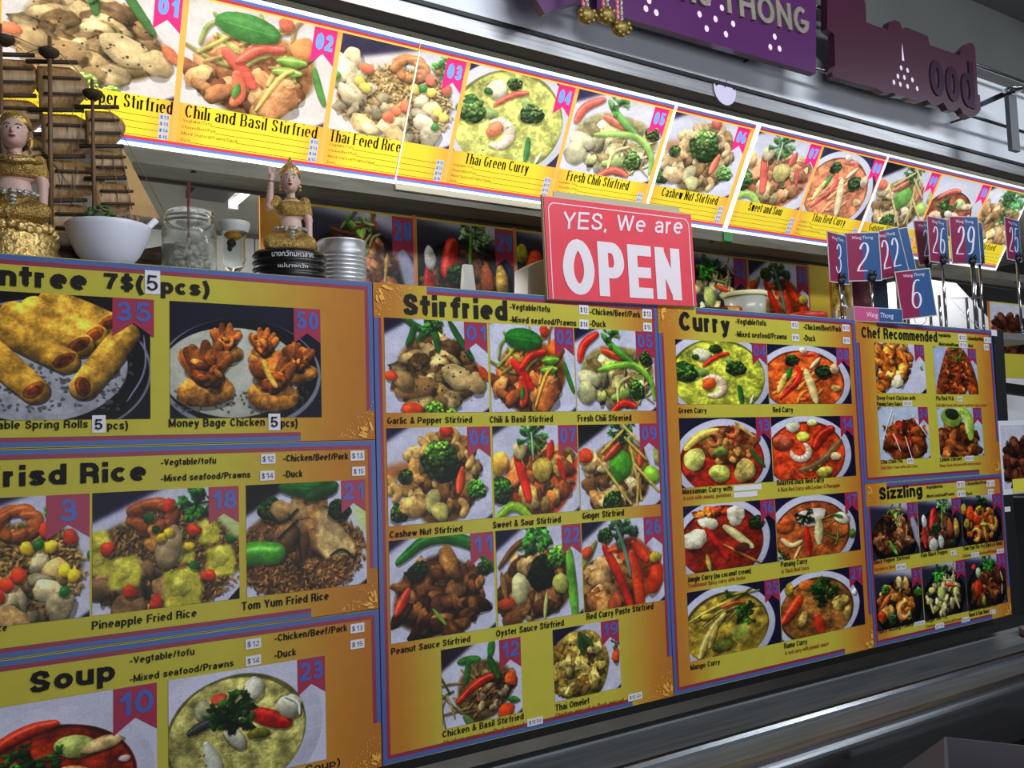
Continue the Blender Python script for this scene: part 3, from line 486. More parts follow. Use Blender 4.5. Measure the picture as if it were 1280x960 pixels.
# ---------------------------------------------------------------- drawn lettering: pen strokes along letter skeletons
def _a(cx,cy,rx,ry,a0,a1): return ('a',cx,cy,rx,ry,a0,a1)
_O=[_a(.25,.365,.25,.365,0,360)]; X_=.73
GL={'a':(.46,[[_a(.22,.52,.21,.21,165,0),(.43,0)],[(.38,.42),(.19,.40),_a(.19,.2,.19,.2,95,270),(.3,.02),(.4,.12)]]),'b':(.5,[[(0,0),(0,1)],_O]),'c':(.48,[[_a(.25,.365,.25,.365,42,318)]]),'d':(.5,[[(.5,0),(.5,1)],_O]),
'e':(.5,[[(.06,.38),(.44,.38)],[_a(.25,.365,.25,.365,-2,308)]]),'f':(.28,[[(.29,1),_a(.26,.84,.14,.16,100,180),(.12,0)],[(0,.73),(.26,.73)]]),'g':(.5,[_O,[(.5,.73),(.5,-.05),_a(.25,-.06,.25,.22,0,-150)]]),
'h':(.46,[[(0,0),(0,1)],[(0,.42),_a(.23,.5,.23,.23,170,0),(.46,0)]]),'i':(0,[[(0,0),(0,.64)],[(0,1),(0,1.01)]]),'j':(.1,[[(.1,.73),(.1,-.1),(.0,-.26)],[(.1,.97),(.1,1)]]),'k':(.42,[[(0,0),(0,1)],[(.4,.73),(.03,.32)],[(.14,.44),(.43,0)]]),
'l':(0,[[(0,0),(0,1)]]),'m':(.8,[[(0,0),(0,.73)],[(0,.45),_a(.2,.53,.2,.2,170,0),(.4,0)],[(.4,.45),_a(.6,.53,.2,.2,170,0),(.8,0)]]),'n':(.46,[[(0,0),(0,.73)],[(0,.42),_a(.23,.5,.23,.23,170,0),(.46,0)]]),'o':(.5,[_O]),
'p':(.5,[[(0,-.28),(0,.73)],_O]),'q':(.5,[[(.5,-.28),(.5,.73)],_O]),'r':(.26,[[(0,0),(0,.73)],[(0,.4),_a(.24,.46,.24,.27,175,85)]]),'s':(.44,[[(.43,.54),(.37,.69),(.22,.73),(.07,.69),(.03,.54),(.11,.42),(.33,.33),(.43,.2),(.37,.05),(.21,0),(.06,.04),(.0,.18)]]),
't':(.26,[[(.12,.95),(.12,.15),_a(.26,.15,.14,.15,180,265)],[(0,.73),(.26,.73)]]),'u':(.46,[[(0,.73),(0,.24),_a(.23,.23,.23,.23,180,350),(.46,.35)],[(.46,.73),(.46,0)]]),'v':(.44,[[(0,.73),(.22,0)],[(.22,0),(.44,.73)]]),'w':(.7,[[(0,.73),(.18,0)],[(.18,0),(.35,.73)],[(.35,.73),(.52,0)],[(.52,0),(.7,.73)]]),
'x':(.44,[[(0,0),(.44,.73)],[(0,.73),(.44,0)]]),'y':(.44,[[(0,.73),(.23,.0)],[(.44,.73),(.18,-.2),(.03,-.26)]]),'z':(.42,[[(0,.73),(.42,.73)],[(.42,.73),(0,0)],[(0,0),(.42,0)]]),
'A':(.66,[[(0,0),(.33,1)],[(.33,1),(.66,0)],[(.12,.33),(.54,.33)]]),'B':(.58,[[(0,0),(0,1)],[(0,1),(.32,1),_a(.32,.76,.22,.24,90,-90),(0,.52)],[(0,.52),(.34,.52),_a(.34,.26,.24,.26,90,-90),(0,0)]]),'C':(.64,[[_a(.33,.5,.33,.5,38,322)]]),'D':(.62,[[(0,0),(0,1)],[(0,1),(.25,1),_a(.27,.5,.35,.5,90,-90),(0,0)]]),
'E':(.52,[[(0,0),(0,1)],[(0,1),(.52,1)],[(0,.53),(.48,.53)],[(0,0),(.52,0)]]),'F':(.5,[[(0,0),(0,1)],[(0,1),(.5,1)],[(0,.52),(.44,.52)]]),'G':(.66,[[_a(.33,.5,.33,.5,55,335),(.65,.46),(.4,.46)]]),'H':(.6,[[(0,0),(0,1)],[(.6,0),(.6,1)],[(0,.53),(.6,.53)]]),'I':(0,[[(0,0),(0,1)]]),
'J':(.42,[[(.42,1),(.42,.28),_a(.21,.25,.21,.25,0,-170)]]),'K':(.58,[[(0,0),(0,1)],[(.56,1),(.04,.42)],[(.2,.6),(.6,0)]]),'L':(.48,[[(0,1),(0,0)],[(0,0),(.48,0)]]),'M':(.74,[[(0,0),(0,1)],[(0,1),(.37,.05)],[(.37,.05),(.74,1)],[(.74,1),(.74,0)]]),'N':(.6,[[(0,0),(0,1)],[(0,1),(.6,0)],[(.6,0),(.6,1)]]),'O':(.7,[[_a(.35,.5,.35,.5,0,360)]]),
'P':(.56,[[(0,0),(0,1)],[(0,1),(.32,1),_a(.32,.73,.24,.27,90,-90),(0,.46)]]),'R':(.58,[[(0,0),(0,1)],[(0,1),(.34,1),_a(.34,.75,.22,.25,90,-90),(0,.5)],[(.36,.48),(.54,.36),(.56,.0)]]),
'S':(.56,[[(.53,.74),(.47,.93),(.28,1),(.09,.94),(.03,.76),(.13,.6),(.4,.47),(.54,.3),(.5,.09),(.28,0),(.07,.06),(0,.27)]]),'T':(.58,[[(0,1),(.58,1)],[(.29,1),(.29,0)]]),'U':(.6,[[(0,1),(0,.3),_a(.3,.3,.3,.3,180,360),(.6,1)]]),'V':(.62,[[(0,1),(.31,0)],[(.31,0),(.62,1)]]),'W':(.94,[[(0,1),(.23,0)],[(.23,0),(.47,1)],[(.47,1),(.71,0)],[(.71,0),(.94,1)]]),'Y':(.6,[[(0,1),(.3,.42)],[(.6,1),(.3,.42)],[(.3,.42),(.3,0)]]),'Z':(.55,[[(0,1),(.55,1)],[(.55,1),(0,0)],[(0,0),(.55,0)]]),
'0':(.48,[[_a(.24,.5,.24,.5,0,360)]]),'1':(.3,[[(.3,0),(.3,1)],[(.28,.98),(.06,.74)]]),'2':(.48,[[_a(.24,.74,.22,.26,170,-20),(.36,.46),(.05,.15),(.0,0)],[(0,0),(.48,0)]]),'3':(.48,[[_a(.23,.76,.2,.24,165,-60),(.2,.53)],[(.2,.53),_a(.23,.27,.24,.27,70,-165)]]),'4':(.52,[[(.4,0),(.4,1)],[(.4,1),(0,.28)],[(0,.26),(.52,.26)]]),
'5':(.48,[[(.42,1),(.08,1)],[(.08,1),(.03,.5),_a(.24,.32,.24,.32,120,-165)]]),'6':(.48,[[_a(.24,.28,.24,.28,0,360)],[_a(.3,.72,.24,.28,62,160),(.02,.5),(.0,.28)]]),'7':(.46,[[(0,1),(.46,1)],[(.46,1),(.24,.5),(.14,0)]]),'8':(.48,[[_a(.24,.76,.19,.24,0,360)],[_a(.24,.27,.24,.27,0,360)]]),'9':(.48,[[_a(.24,.72,.24,.28,0,360)],[(.48,.72),(.46,.5),_a(.2,.28,.24,.28,0,-115)]]),
'-':(.26,[[(0,.34),(.26,.34)]]),'/':(.28,[[(0,0),(.28,1)]]),'&':(.62,[[(.62,0),(.16,.66)],[_a(.26,.84,.13,.16,215,-40)],[(.34,.68),(.12,.46)],[_a(.2,.24,.2,.24,125,310)],[(.34,.08),(.56,.45)]]),'(':(.18,[[(.18,1.05),(.03,.7),(.0,.4),(.03,.1),(.18,-.25)]]),')':(.18,[[(0,1.05),(.15,.7),(.18,.4),(.15,.1),(0,-.25)]]),
'$':(.46,[[(.45,.72),(.38,.88),(.23,.92),(.08,.87),(.04,.72),(.12,.57),(.33,.46),(.45,.3),(.4,.12),(.23,.07),(.05,.13),(0,.28)],[(.23,-.06),(.23,1.06)]]),',':(.0,[[(.0,.0),(-.05,-.16)]]),'.':(0,[[(0,0),(0,.01)]]),' ':(.34,[])}
STC={}
def stroke(s,x0,z,x1,h,m,parent,name='lettering',wt=.18,wz=None,shear=0.,y=-.0016,res=3,slope=0.,ext=0.,gap=.13,serif=0.):
    """lettering of cap height h from x0 to x1; wt, wz = stem and bar weight as fractions of h"""
    n=len(s); W=x1-x0; t=wt*h; tz=(wz if wz is not None else wt*.86)*h
    den=sum(GL[c][0] for c in s)+gap*(n-1); ns=sum(1 for c in s if c!=' ')
    t=min(t,W*.47/max(ns,1)); sx=(W-ns*t-shear*h*.8)/den
    key=(s,round(W/h,3),round(t/h,3),round(tz/h,3),shear,res,ext>0,serif,m.name)
    if key in STC: me=STC[key]
    else:
        V=[];Fc=[]; cx=0.; DY=[]; sk=0
        def my(v):
            if v<=0: return tz/2+v*(.28*h-0*tz)/.28 if v<0 else tz/2
            if v<=X_: return tz/2+v/X_*(X_*h-tz)
            return X_*h-tz/2+(v-X_)/(1-X_)*(1-X_)*h
        for c in s:
            w,st=GL[c]
            for S in st:
                P_=[]
                for e in S:
                    if e[0]=='a':
                        k=max(2,int(abs(e[6]-e[5])/90*res+.5))
                        P_+=[(e[1]+e[3]*math.cos(math.radians(e[5]+(e[6]-e[5])*i/k)),e[2]+e[4]*math.sin(math.radians(e[5]+(e[6]-e[5])*i/k))) for i in range(k+1)]
                    else: P_.append(e)
                Q=[Vector((cx+t/2+p[0]*sx,my(p[1]))) for p in P_]; R_=[Q[0]]
                for q in Q[1:]:
                    if (q-R_[-1]).length>1e-5*1: R_.append(q)
                Q=R_
                if len(Q)<2: Q=[Q[0],Q[0]+Vector((0,tz*.05))]
                closed=(Q[0]-Q[-1]).length<t*.05 and len(Q)>4
                if not closed and len(S)<7:
                    if S[0][0]!='a': d=(Q[1]-Q[0]).normalized(); e_=(abs(d.x)*t/2+abs(d.y)*tz/2)*(.3 if min(abs(d.x),abs(d.y))>.15 else 1); Q[0]=Q[0]-d*e_
                    if S[-1][0]!='a': d=(Q[-1]-Q[-2]).normalized(); e_=(abs(d.x)*t/2+abs(d.y)*tz/2)*(.3 if min(abs(d.x),abs(d.y))>.15 else 1); Q[-1]=Q[-1]+d*e_
                b=len(V); K=len(Q)
                for i,q in enumerate(Q):
                    pr=Q[i-1] if i>0 else (Q[-2] if closed else None); nx=Q[i+1] if i<K-1 else (Q[1] if closed else None)
                    d1=(q-pr).normalized() if pr is not None else None; d2=(nx-q).normalized() if nx is not None else None
                    if d1 is None: d1=d2
                    if d2 is None: d2=d1
                    dd=(d1+d2); dd=dd.normalized() if dd.length>1e-3 else d1
                    nn=Vector((-dd.y,dd.x)); k=1/max(.62,nn.dot(Vector((-d1.y,d1.x))))
                    o=Vector((nn.x*t/2*k,nn.y*tz/2*k)); V+=[q+o,q-o]
                for i in range(K-1): a=b+2*i; Fc.append((a,a+1,a+3,a+2))
                sk+=1; DY+=[-.00005*(sk%5)]*(len(V)-len(DY))
            if serif and c.isalpha():
                for S in st:
                    if len(S)==2 and S[0][0]!='a' and S[1][0]!='a' and abs(S[0][0]-S[1][0])<.01 and abs(S[0][1]-S[1][1])>.3:
                        for p in S:
                            if 0<p[1]<X_-.01: continue
                            X=cx+t/2+p[0]*sx; Z=my(p[1])+(-tz/2 if p[1]<=0 else tz/2); b=len(V); u=serif*h; dz=tz*.8 if p[1]<=0 else -tz*.8
                            V+=[Vector((X-t/2-u,Z)),Vector((X+t/2+u,Z)),Vector((X+t/2+u,Z+dz)),Vector((X-t/2-u,Z+dz))]; Fc.append((b,b+1,b+2,b+3) if dz>0 else (b+3,b+2,b+1,b)); DY+=[-.0003]*4
            cx+=w*sx+gap*sx+(t if c!=' ' else 0)
        v3=[(v.x+shear*v.y,dy,v.y) for v,dy in zip(V,DY)]
        if ext:
            K=len(v3); v3=v3+[(a,ext,c_) for a,b_,c_ in v3]; F2=[]
            for f in Fc: F2+=[f]+[(f[i],f[i]+K,f[(i+1)%4]+K,f[(i+1)%4]) for i in range(4)]
            Fc=F2
        me=bpy.data.meshes.new(name); me.from_pydata(v3,[],Fc); me.update(); me.materials.append(m); STC[key]=me if h>0 else me
        STC[key]=me; me['h']=h
    o=link(name,me,m,parent); k=h/me['h']; o.scale=(k,1,k); o.location=(x0,y,z)
    if slope: o.rotation_euler=(0,-slope,0)
    return o
# ---------------------------------------------------------------- shared colours
YE=(184,174,60); OR=(180,118,40); BLUE=mat('print_blue',(64,92,152),.35); RED=mat('print_crimson',(134,40,64),.35); INK=mat('print_ink',(22,20,18),.45,spec=.2)
BROWNINK=mat('print_red_brown_ink',(150,62,22),.4); RIB=mat('ribbon_print',(150,30,66),.35); NUM=mat('numeral_print',(60,88,168),.35); STK=mat('sticker_paper',(214,212,222),.5); STKINK=mat('sticker_ink',(50,50,60),.5)
GOLDP=mat('ornament_print',(226,166,66),.35); LINEY=mat('print_thin_yellow',(216,196,70),.35)
STEEL=mat('brushed_steel',(170,172,176),.4,1.,noise=.25,nscale=9,stretch=(.6,14,14)); DKSTEEL=mat('dark_steel',(74,76,80),.3,1.,noise=.3,nscale=8,stretch=(.5,12,12)); CHROME=mat('chrome',(190,192,196),.15,1.)
BLACK=mat('black_board',(16,16,17),.6); BLK=mat('black_plastic',(20,20,22),.4); WHITE=mat('white_plastic',(225,225,232),.4)
# ---------------------------------------------------------------- the setting
def struct(o): o['kind']='structure'; return o
ZB=2.434
WALL=mat('bulkhead_panel',(226,231,240),.3,.1,noise=.06,nscale=3)
ZU=P(1250,92,-.02).z+.01
struct(box('wall_bulkhead',-2.2,5.6,.05,.12,ZB,ZU,WALL))
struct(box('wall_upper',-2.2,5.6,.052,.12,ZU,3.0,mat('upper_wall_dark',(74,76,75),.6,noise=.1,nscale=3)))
struct(prism('trim_1',[(.05,2.389),(.054,2.389),(.054,2.424),(.05,2.424)],-2.2,5.6,STEEL,axis=0))
struct(prism('trim_3',[(.0542,2.388),(.14,2.408),(.14,2.43),(.0542,2.424)],-2.2,5.6,mat('soffit_dark',(34,35,36),.8),axis=0))
struct(box('trim_2',-2.2,5.6,.044,.11,2.4241,2.4338,BLK))
struct(box('ceiling_public',-2.6,6.2,-3.6,.12,3.0,3.06,mat('dark_ceiling',(96,98,100),.8,noise=.1,nscale=4)))
struct(box('floor',-2.6,6.2,-3.6,2.62,-.05,0,mat('floor_vinyl',(92,90,88),.5,noise=.2,nscale=5)))
struct(box('wall_behind_viewer',-2.6,6.2,-3.7,-3.6,0,3.0,mat('far_wall',(120,120,124),.8,noise=.1)))
struct(box('wall_right',5.6,5.7,-3.6,2.62,0,3.0,mat('dim_wall',(70,72,76),.7,noise=.1)))
struct(box('wall_left',-2.3,-2.2,-3.6,2.62,0,3.0,mat('far_wall',(120,120,124),.8)))
kc=struct(box('ceiling_kitchen',-2.2,5.6,.121,2.5,2.5,2.55,mat('kitchen_ceiling',(196,194,186),.8,noise=.06,nscale=4)))
kw=struct(box('wall_kitchen',-2.2,5.6,2.505,2.6,0,2.5,mat('grout',(120,122,124),.8)))
TILE=mat('kitchen_tile',(220,224,232),.25,noise=.05,nscale=8)
tl=None
for r in range(4):
    for c in range(16):
        x=-.9+c*.34; z0=2.24-r*.24
        if x>4.6: continue
        if tl is None:
            tl=box('tile',0,.334,0,.012,0,.234,TILE,kw,.002); o=tl
        else: o=tl.copy(); COL.objects.link(o); o.parent=kw
        o.location=(x,2.4925,z0+.003)
# louvred grille in the dark ceiling, upper right
gr=thing('ceiling_grille','dark slatted grille in the ceiling above the purple cutout sign','grille',(4.3,-.5,3.0))
SL=mat('grille_slat',(86,84,82),.6)
for i in range(9): box('slat',-.55+i*.13,-.49+i*.13,-.45,.45,-.05,-.001,SL,gr)
boxes('frame',[(-.62,-.58,-.5,.5,-.06,-.001),(.6,.64,-.5,.5,-.06,-.001),(-.58,.6,.45,.5,-.06,-.001),(-.58,.6,-.5,-.45,-.06,-.001)],mat('grille_frame',(70,70,70),.6),gr)
# ---------------------------------------------------------------- counter
ct=thing('steel_counter','stainless steel serving counter running under the menu boards','counter',(1.,-.06,0))
def loc(o,p): return o
CX0,CX1=-2.6,4.4
TOP=mat('counter_top_steel',(132,136,140),.42,.5,noise=.3,nscale=6,stretch=(.5,8,8))
box('back_ledge',CX0,CX1,.128,.158,.752,.757,mat('ledge_grey',(150,154,160),.4,.3,noise=.15,nscale=9,stretch=(.6,14,14)),ct)
box('worktop',CX0,CX1,-.04,.16,.735,.752,TOP,ct)
prism('raised_bead',[(-.065,.735),(-.065,.757),(-.058,.764),(-.044,.764),(-.039,.757),(-.039,.735)],CX0,CX1,mat('bead_steel',(196,200,206),.22,1.,noise=.15,nscale=9,stretch=(.6,14,14)),ct,axis=0)
box('tray_shelf',CX0,CX1,-.145,-.065,.735,.748,TOP,ct)
pr=[(-.145,.748)]+[(-.145-.05*math.sin(a),.698+.05*math.cos(a)) for a in [i*math.pi/24 for i in range(1,13)]]+[(-.195,.60),(-.145,.60)]
nz=prism('rounded_front_edge',pr,CX0,CX1,mat('nosing_steel',(150,154,160),.3,1.,noise=.12,nscale=9,stretch=(.6,14,14)),ct,axis=0); 
box('front_panel',CX0,CX1,-.144,-.125,.05,.735,mat('counter_front',(52,54,56),.45,.6,noise=.2,nscale=5),ct)
box('plinth',CX0,CX1,-.11,.4,.0,.05,BLK,ct)
# glass-fronted cabinet behind the boards, its lid is the display shelf
cb=thing('display_cabinet','black display cabinet behind the menu boards, its lid a display shelf','cabinet',(1.,.3,.775-.04))
box('carcase_front',-3.2,2.0,-.19,-.175,.045,1.027,BLACK,cb)
box('shelf_lid',-3.2,2.3,-.288,.31,1.028,1.0505,mat('shelf_grey',(120,122,124),.35,.2,noise=.1),cb)
box('carcase_back',-3.2,2.0,.29,.31,.02,1.03,BLACK,cb)
# ---------------------------------------------------------------- menu boards
def board(name,label,px0,px1,pyt,pyb,grad,x0=None,x1=None,z0=None,z1=None,th=.008,y=0.):
    fr=Frame((0,y,0),(1,0,0),(0,0,1))
    X0=fr.L(*px0)[0] if x0 is None else x0; X1=fr.L(*px1)[0] if x1 is None else x1
    Z1=z1 if z1 is not None else fr.L(*pyt)[1]; Z0=z0 if z0 is not None else fr.L(*pyb)[1]
    b=thing(name,label,'menu board',(X0,y,Z0)); b_fr=Frame((X0,y,Z0),(1,0,0),(0,0,1))
    b_fr.W=X1-X0; b_fr.H=Z1-Z0; b_fr.t=b; b_fr.X0=X0;b_fr.Z0=Z0;b_fr.X1=X1;b_fr.Z1=Z1
    box('printed_panel',0,b_fr.W,0,th,0,b_fr.H,grad,b); return b_fr
def gradm(k,stops): return mat('board_print_'+k,(200,200,50),.38,spec=.25,noise=.05,nscale=25,bump=.05,grad=stops)
def stripes(fr,segs,w=.0085,gap=.0075):
    # segs: (side, from, to) in fractions measured along the side
    B=[];R=[];W,H=fr.W,fr.H; e=.0012
    for sd,a,b in segs:
        if sd=='t': B.append((a*W,b*W,-.0004,0,H-w-e,H-e)); R.append((a*W+(w if a==0 else 0),b*W-(w if b==1 else 0),-.0004,0,H-w-gap-e,H-w-e))
        if sd=='b': B.append((a*W,b*W,-.0004,0,e,w+e)); R.append((a*W+(w if a==0 else 0),b*W-(w if b==1 else 0),-.0004,0,w+e,w+gap+e))
        if sd=='l': B.append((0,w,-.0004,0,a*H+(w+e if a==0 else 0),b*H-(w+e if b==1 else 0))); R.append((w,w+gap,-.0004,0,a*H+(w+gap+e if a==0 else 0),b*H-(w+gap+e if b==1 else 0)))
        if sd=='r': B.append((W-w,W,-.0004,0,a*H+(w+e if a==0 else 0),b*H-(w+e if b==1 else 0))); R.append((W-w-gap,W-w,-.0004,0,a*H+(w+gap+e if a==0 else 0),b*H-(w+gap+e if b==1 else 0)))
    boxes('border_stripe',B,BLUE,fr.t); boxes('border_stripe',R,RED,fr.t)
def ornament(fr,x,z,s,fx=1,fz=1,n=60,seed=1):
    r=random.Random(seed); V=[];Fc=[]
    def disc(cx,cz,a,b,t,k=8):
        q=len(V); 
        for i in range(k): u=6.283*i/k; X=a*math.cos(u);Z=b*math.sin(u); V.append((cx+X*math.cos(t)-Z*math.sin(t),-.0009-q*.000002,cz+X*math.sin(t)+Z*math.cos(t)))
        Fc.append(tuple(range(q,q+k)))
    for i in range(n):
        u=r.random();v=r.random()*(1-u); 
        k=s*(.012+.03*r.random()*(1.1-u-v)); disc(x+fx*u*s,z+fz*v*s,k,k*.8,r.random()*3)
    for i in range(7):
        t=r.random()*1.5; d=s*(.15+.25*r.random()); disc(x+fx*d*math.cos(t),z+fz*d*math.sin(t),s*.09,s*.035,t*fx*fz)
    mesh('corner_ornament',V,Fc,GOLDP,fr.t)
def photo(fr,n,x0,x1,z0,z1,num,lit=0,parent=None,rw=.235,rh=.34,h=400,ribm=None,numm=None,over=0.,y=-.001,ro=0.):
    par=parent or fr.t
    v=[(x0,y,z0),(x1,y,z0),(x1,y,z1),(x0,y,z1),(x0,-.0001,z0),(x1,-.0001,z0),(x1,-.0001,z1),(x0,-.0001,z1)]
    f=[(0,1,2,3),(1,5,6,2),(4,0,3,7),(3,2,6,7),(0,4,5,1)]; uv=[(0,0),(1,0),(1,1),(0,1)]+[(0,0)]*16
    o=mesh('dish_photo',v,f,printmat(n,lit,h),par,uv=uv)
    if num:
        W=x1-x0;H=z1-z0; a=x1-W*rw+ro*W; b=x1+over+ro*W; t=z1+.000; c=z1-H*rh; m=(a+b)/2; y2=y-.0006
        r=mesh('ribbon',[(a,y2,c),(m,y2,c+(b-a)*.36),(b,y2,c),(b,y2,t),(a,y2,t)],[(0,1,3,4),(1,2,3)],ribm or RIB,par)
        w=(b-a)*(.84 if len(num)>1 else .42); hh=H*rh*.42
        stroke(num,m-w/2,t-H*rh*.6,m+w/2,H*rh*.5,numm or NUM,par,'numeral',.2,y=y2-.0006,res=3)
    return o
def ph(fr,n,tl,br,num,**k):
    a=fr.L(*tl);b=fr.L(*br); x0=k.pop('x0',a[0]); x1=k.pop('x1',b[0]); z1=k.pop('z1',a[1]); z0=k.pop('z0',b[1]); return photo(fr,n,x0,x1,z0,z1,num,**k)
def tx(fr,s,px0,py,px1,hp,m=None,name='lettering',bold=.03,**k):
    a=fr.L(px0,py); x1=fr.L(px1,py)[0]; h=fr.L(px0,py-hp)[1]-a[1]
    wt={.05:.26,.035:.2,.03:.17,.02:.14}.get(bold,.18); r=3 if hp>12 else 2; k.pop('res',None)
    return stroke(s,a[0],a[1],x1,h,m or INK,fr.t,name,wt,res=r,**k)
def sticker(fr,s,x0,y0,x1,y1,fake=0,ink=None,m=None):
    a=fr.L(x0,y1);b=fr.L(x1,y0); o=box('price_sticker',a[0],b[0],-.0012,-.0001,a[1],b[1],m or STK,fr.t); o['label']='white paper price sticker'
    H=b[1]-a[1];W=b[0]-a[0]
    if s: stroke(s,a[0]+W*.1,a[1]+H*.22,b[0]-W*.1,H*.56,ink or STKINK,o,'price_lettering',.11,y=-.0018,res=1)
def prices(fr,L,px,small=1):
    pass
g1=gradm('entree',[(0,YE),(.6,YE),(.88,OR),(1,(168,104,38))]); g2=gradm('stirfried',[(0,(176,112,38)),(.06,OR),(.2,YE),(.76,YE),(.93,OR),(1,(168,104,38))])
XA,XB,XC,XD=[P(*q).x for q in ((466,380),(824,450),(1070,430),(1239.5,420))]
ZT=.3373+1.45; ZL=-.6087+1.45; G=.0012
XL=-.077
zE=P(467,549.5).z; zF=P(471,761).z
# entree
fr=board('menu_board','yellow entree menu board with spring rolls and money bag photos','','','','',g1,x0=XL,x1=XA-G,z0=zE+.0006,z1=ZT)
stripes(fr,[('t',0,1),('b',0,.8),('r',.18,1),('l',0,1)]); ornament(fr,fr.W-.004,.004,.075,-1,1,70,3)
tx(fr,'Entree',-29,355,109,27,name='title_lettering',bold=.05,res=4); tx(fr,'7$(',130,362,180,21,name='title_lettering',bold=.05,res=3); sticker(fr,'',181,339,200,367); tx(fr,'5',183,363,197,19,bold=.02,name='title_lettering',y=-.003); tx(fr,'pcs)',201,367,262,20,name='title_lettering',bold=.05,res=3)
w50=fr.L(402,516)[0]-fr.L(212,377)[0]; x35=fr.L(188,520)[0]; zt=fr.L(212,376)[1]; zb=fr.L(188,523.5)[1]
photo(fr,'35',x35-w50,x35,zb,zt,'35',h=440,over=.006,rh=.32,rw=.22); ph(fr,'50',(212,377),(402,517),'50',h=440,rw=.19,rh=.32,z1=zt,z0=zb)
tx(fr,'Vegetable Spring Rolls',-47,537,110,10.5); sticker(fr,'',115,519,132,541); tx(fr,'5',118,537,128,13,y=-.003,bold=.03); tx(fr,'pcs)',134,537,160,10.5)
tx(fr,'Money Bage Chicken',211,534,331,10.5); sticker(fr,'',335.5,517,350,538); tx(fr,'5',338,534,347,13,y=-.003,bold=.03); tx(fr,'pcs)',351,534,372,10.5)
# fried rice
fr=board('menu_board','yellow fried rice menu board showing three plates of fried rice','','','','',g1,x0=XL,x1=XA-G,z0=zF+.0006,z1=zE-.0006)
stripes(fr,[('t',0,1),('b',0,.82),('r',.24,1),('l',0,1)]); ornament(fr,fr.W-.004,.004,.075,-1,1,70,4)
tx(fr,'Frisd Rice',-24,610,183,27,name='title_lettering',bold=.05,res=4)
z1=fr.L(301,607)[1]; z0=fr.L(458,729)[1]; wR=fr.L(299,700)[0]-fr.L(117,700)[0]; x3=fr.L(112,700)[0]
photo(fr,'03',x3-wR,x3,z0,z1,'3',h=440,rw=.27,rh=.36); ph(fr,'18',(117,0),(299,700),'18',h=440,z0=z0,z1=z1,rw=.22,rh=.33); ph(fr,'21',(301,0),(458,700),'21',h=440,z0=z0,z1=z1,rw=.215,rh=.31)
tx(fr,'-Vegtable/tofu',201,582,270,8.5); tx(fr,'-Mixed seafood/Prawns',201,602,313,8.5); tx(fr,'-Chicken/Beef/Pork',354,577,435,8.5); tx(fr,'-Duck',354,597,378,8.5)
sticker(fr,'$12',326,567,344,580); sticker(fr,'$14',325,588,343,601); sticker(fr,'$13',438,563,455,576); sticker(fr,'$15',440,583,456,595)
tx(fr,'Chicken Fried Rice',-95,801,9,9.5); tx(fr,'Pineapple Fried Rice',115,787,246,10.5); tx(fr,'Tom Yum Fried Rice',302,763,411,10.5)
# soup
fr=board('menu_board','yellow soup menu board with red and white soup photos','','','','',g1,x0=XL,x1=XA-G,z0=ZL,z1=zF-.0006)
stripes(fr,[('t',0,1),('b',0,.82),('r',.28,1),('l',0,1)]); ornament(fr,fr.W-.004,.004,.075,-1,1,70,5)
tx(fr,'Soup',37,867,144,27,name='title_lettering',bold=.05,res=4)
tx(fr,'-Vegtable/tofu',162,830,243,9); tx(fr,'-Mixed seafood/Prawns',162,853,292,9); tx(fr,'-Chicken/Beef/Pork',343,802,434,9); tx(fr,'-Duck',343,823,370,9)
sticker(fr,'$12',307,797,326,812); sticker(fr,'$14',307,818,326,833); sticker(fr,'$13',438,778,455,792); sticker(fr,'$15',438,798,455,812)
z1=fr.L(406,819)[1]; z0=fr.L(407,949)[1]; x10=fr.L(196,900)[0]; w23=fr.L(407,900)[0]-fr.L(207,900)[0]
photo(fr,'10',x10-w23,x10,z0,z1,'10',h=440,rw=.24,rh=.4); ph(fr,'23',(207,0),(407,900),'23',h=440,z0=z0,z1=z1,rw=.19,rh=.35)
tx(fr,'Tom Kha (Coconut Soup)',212,1006,426,10.5)
# stirfried
fr=board('menu_board','large yellow stirfried menu board with eleven dish photos, left of the curry board','','','','',g2,x0=XA+G,x1=XB-G,z0=ZL,z1=ZT)
stripes(fr,[('t',.16,1),('b',0,.83),('r',.1,1),('l',0,.925)]); ornament(fr,.005,fr.H-.006,.08,1,-1,70,6); ornament(fr,fr.W-.004,.004,.085,-1,1,70,7)
tx(fr,'Stirfried',504,393.5,634,27,name='title_lettering',bold=.05,res=4)
def heads(fr,L,hp,c):
    for s,x0,y,x1 in L: tx(fr,s,x0,y,x1,hp,bold=.03)
heads(fr,[('-Vegtable/tofu',637,387,687),('-Mixed seafood/Prawns',637,403,720),('-Chicken/Beef/Pork',737,393,800),('-Duck',737,408,757)],8,0)
for s,a in (('$12',(724,382,735,393)),('$14',(724,400,735,411)),('$13',(803,387,814,398)),('$15',(804,404,814,414))): sticker(fr,s,*a)
c1=(fr.L(482,500)[0],fr.L(611,500)[0]); c2=(fr.L(614,500)[0],fr.L(723,600)[0]); c3=(fr.L(724.5,600)[0],fr.L(824,600)[0])
rows=[(fr.L(612,404)[1],fr.L(610,515)[1]),(fr.L(613,533)[1],fr.L(726,638)[1]),(fr.L(617,664)[1],fr.L(730,766)[1])]
for (a,b),L in zip(rows,((('01','01'),('02','02'),('05','05')),(('06','06'),('07','07'),('09','09')),(('11','11'),('22','22'),('26','26')))):
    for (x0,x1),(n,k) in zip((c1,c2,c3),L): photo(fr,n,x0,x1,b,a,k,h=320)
ph(fr,'12',(551,812.5),(653,889.5),'12',rw=.28,rh=.4); ph(fr,'19',(690.5,787.5),(776,859),'19',rw=.28,rh=.36)
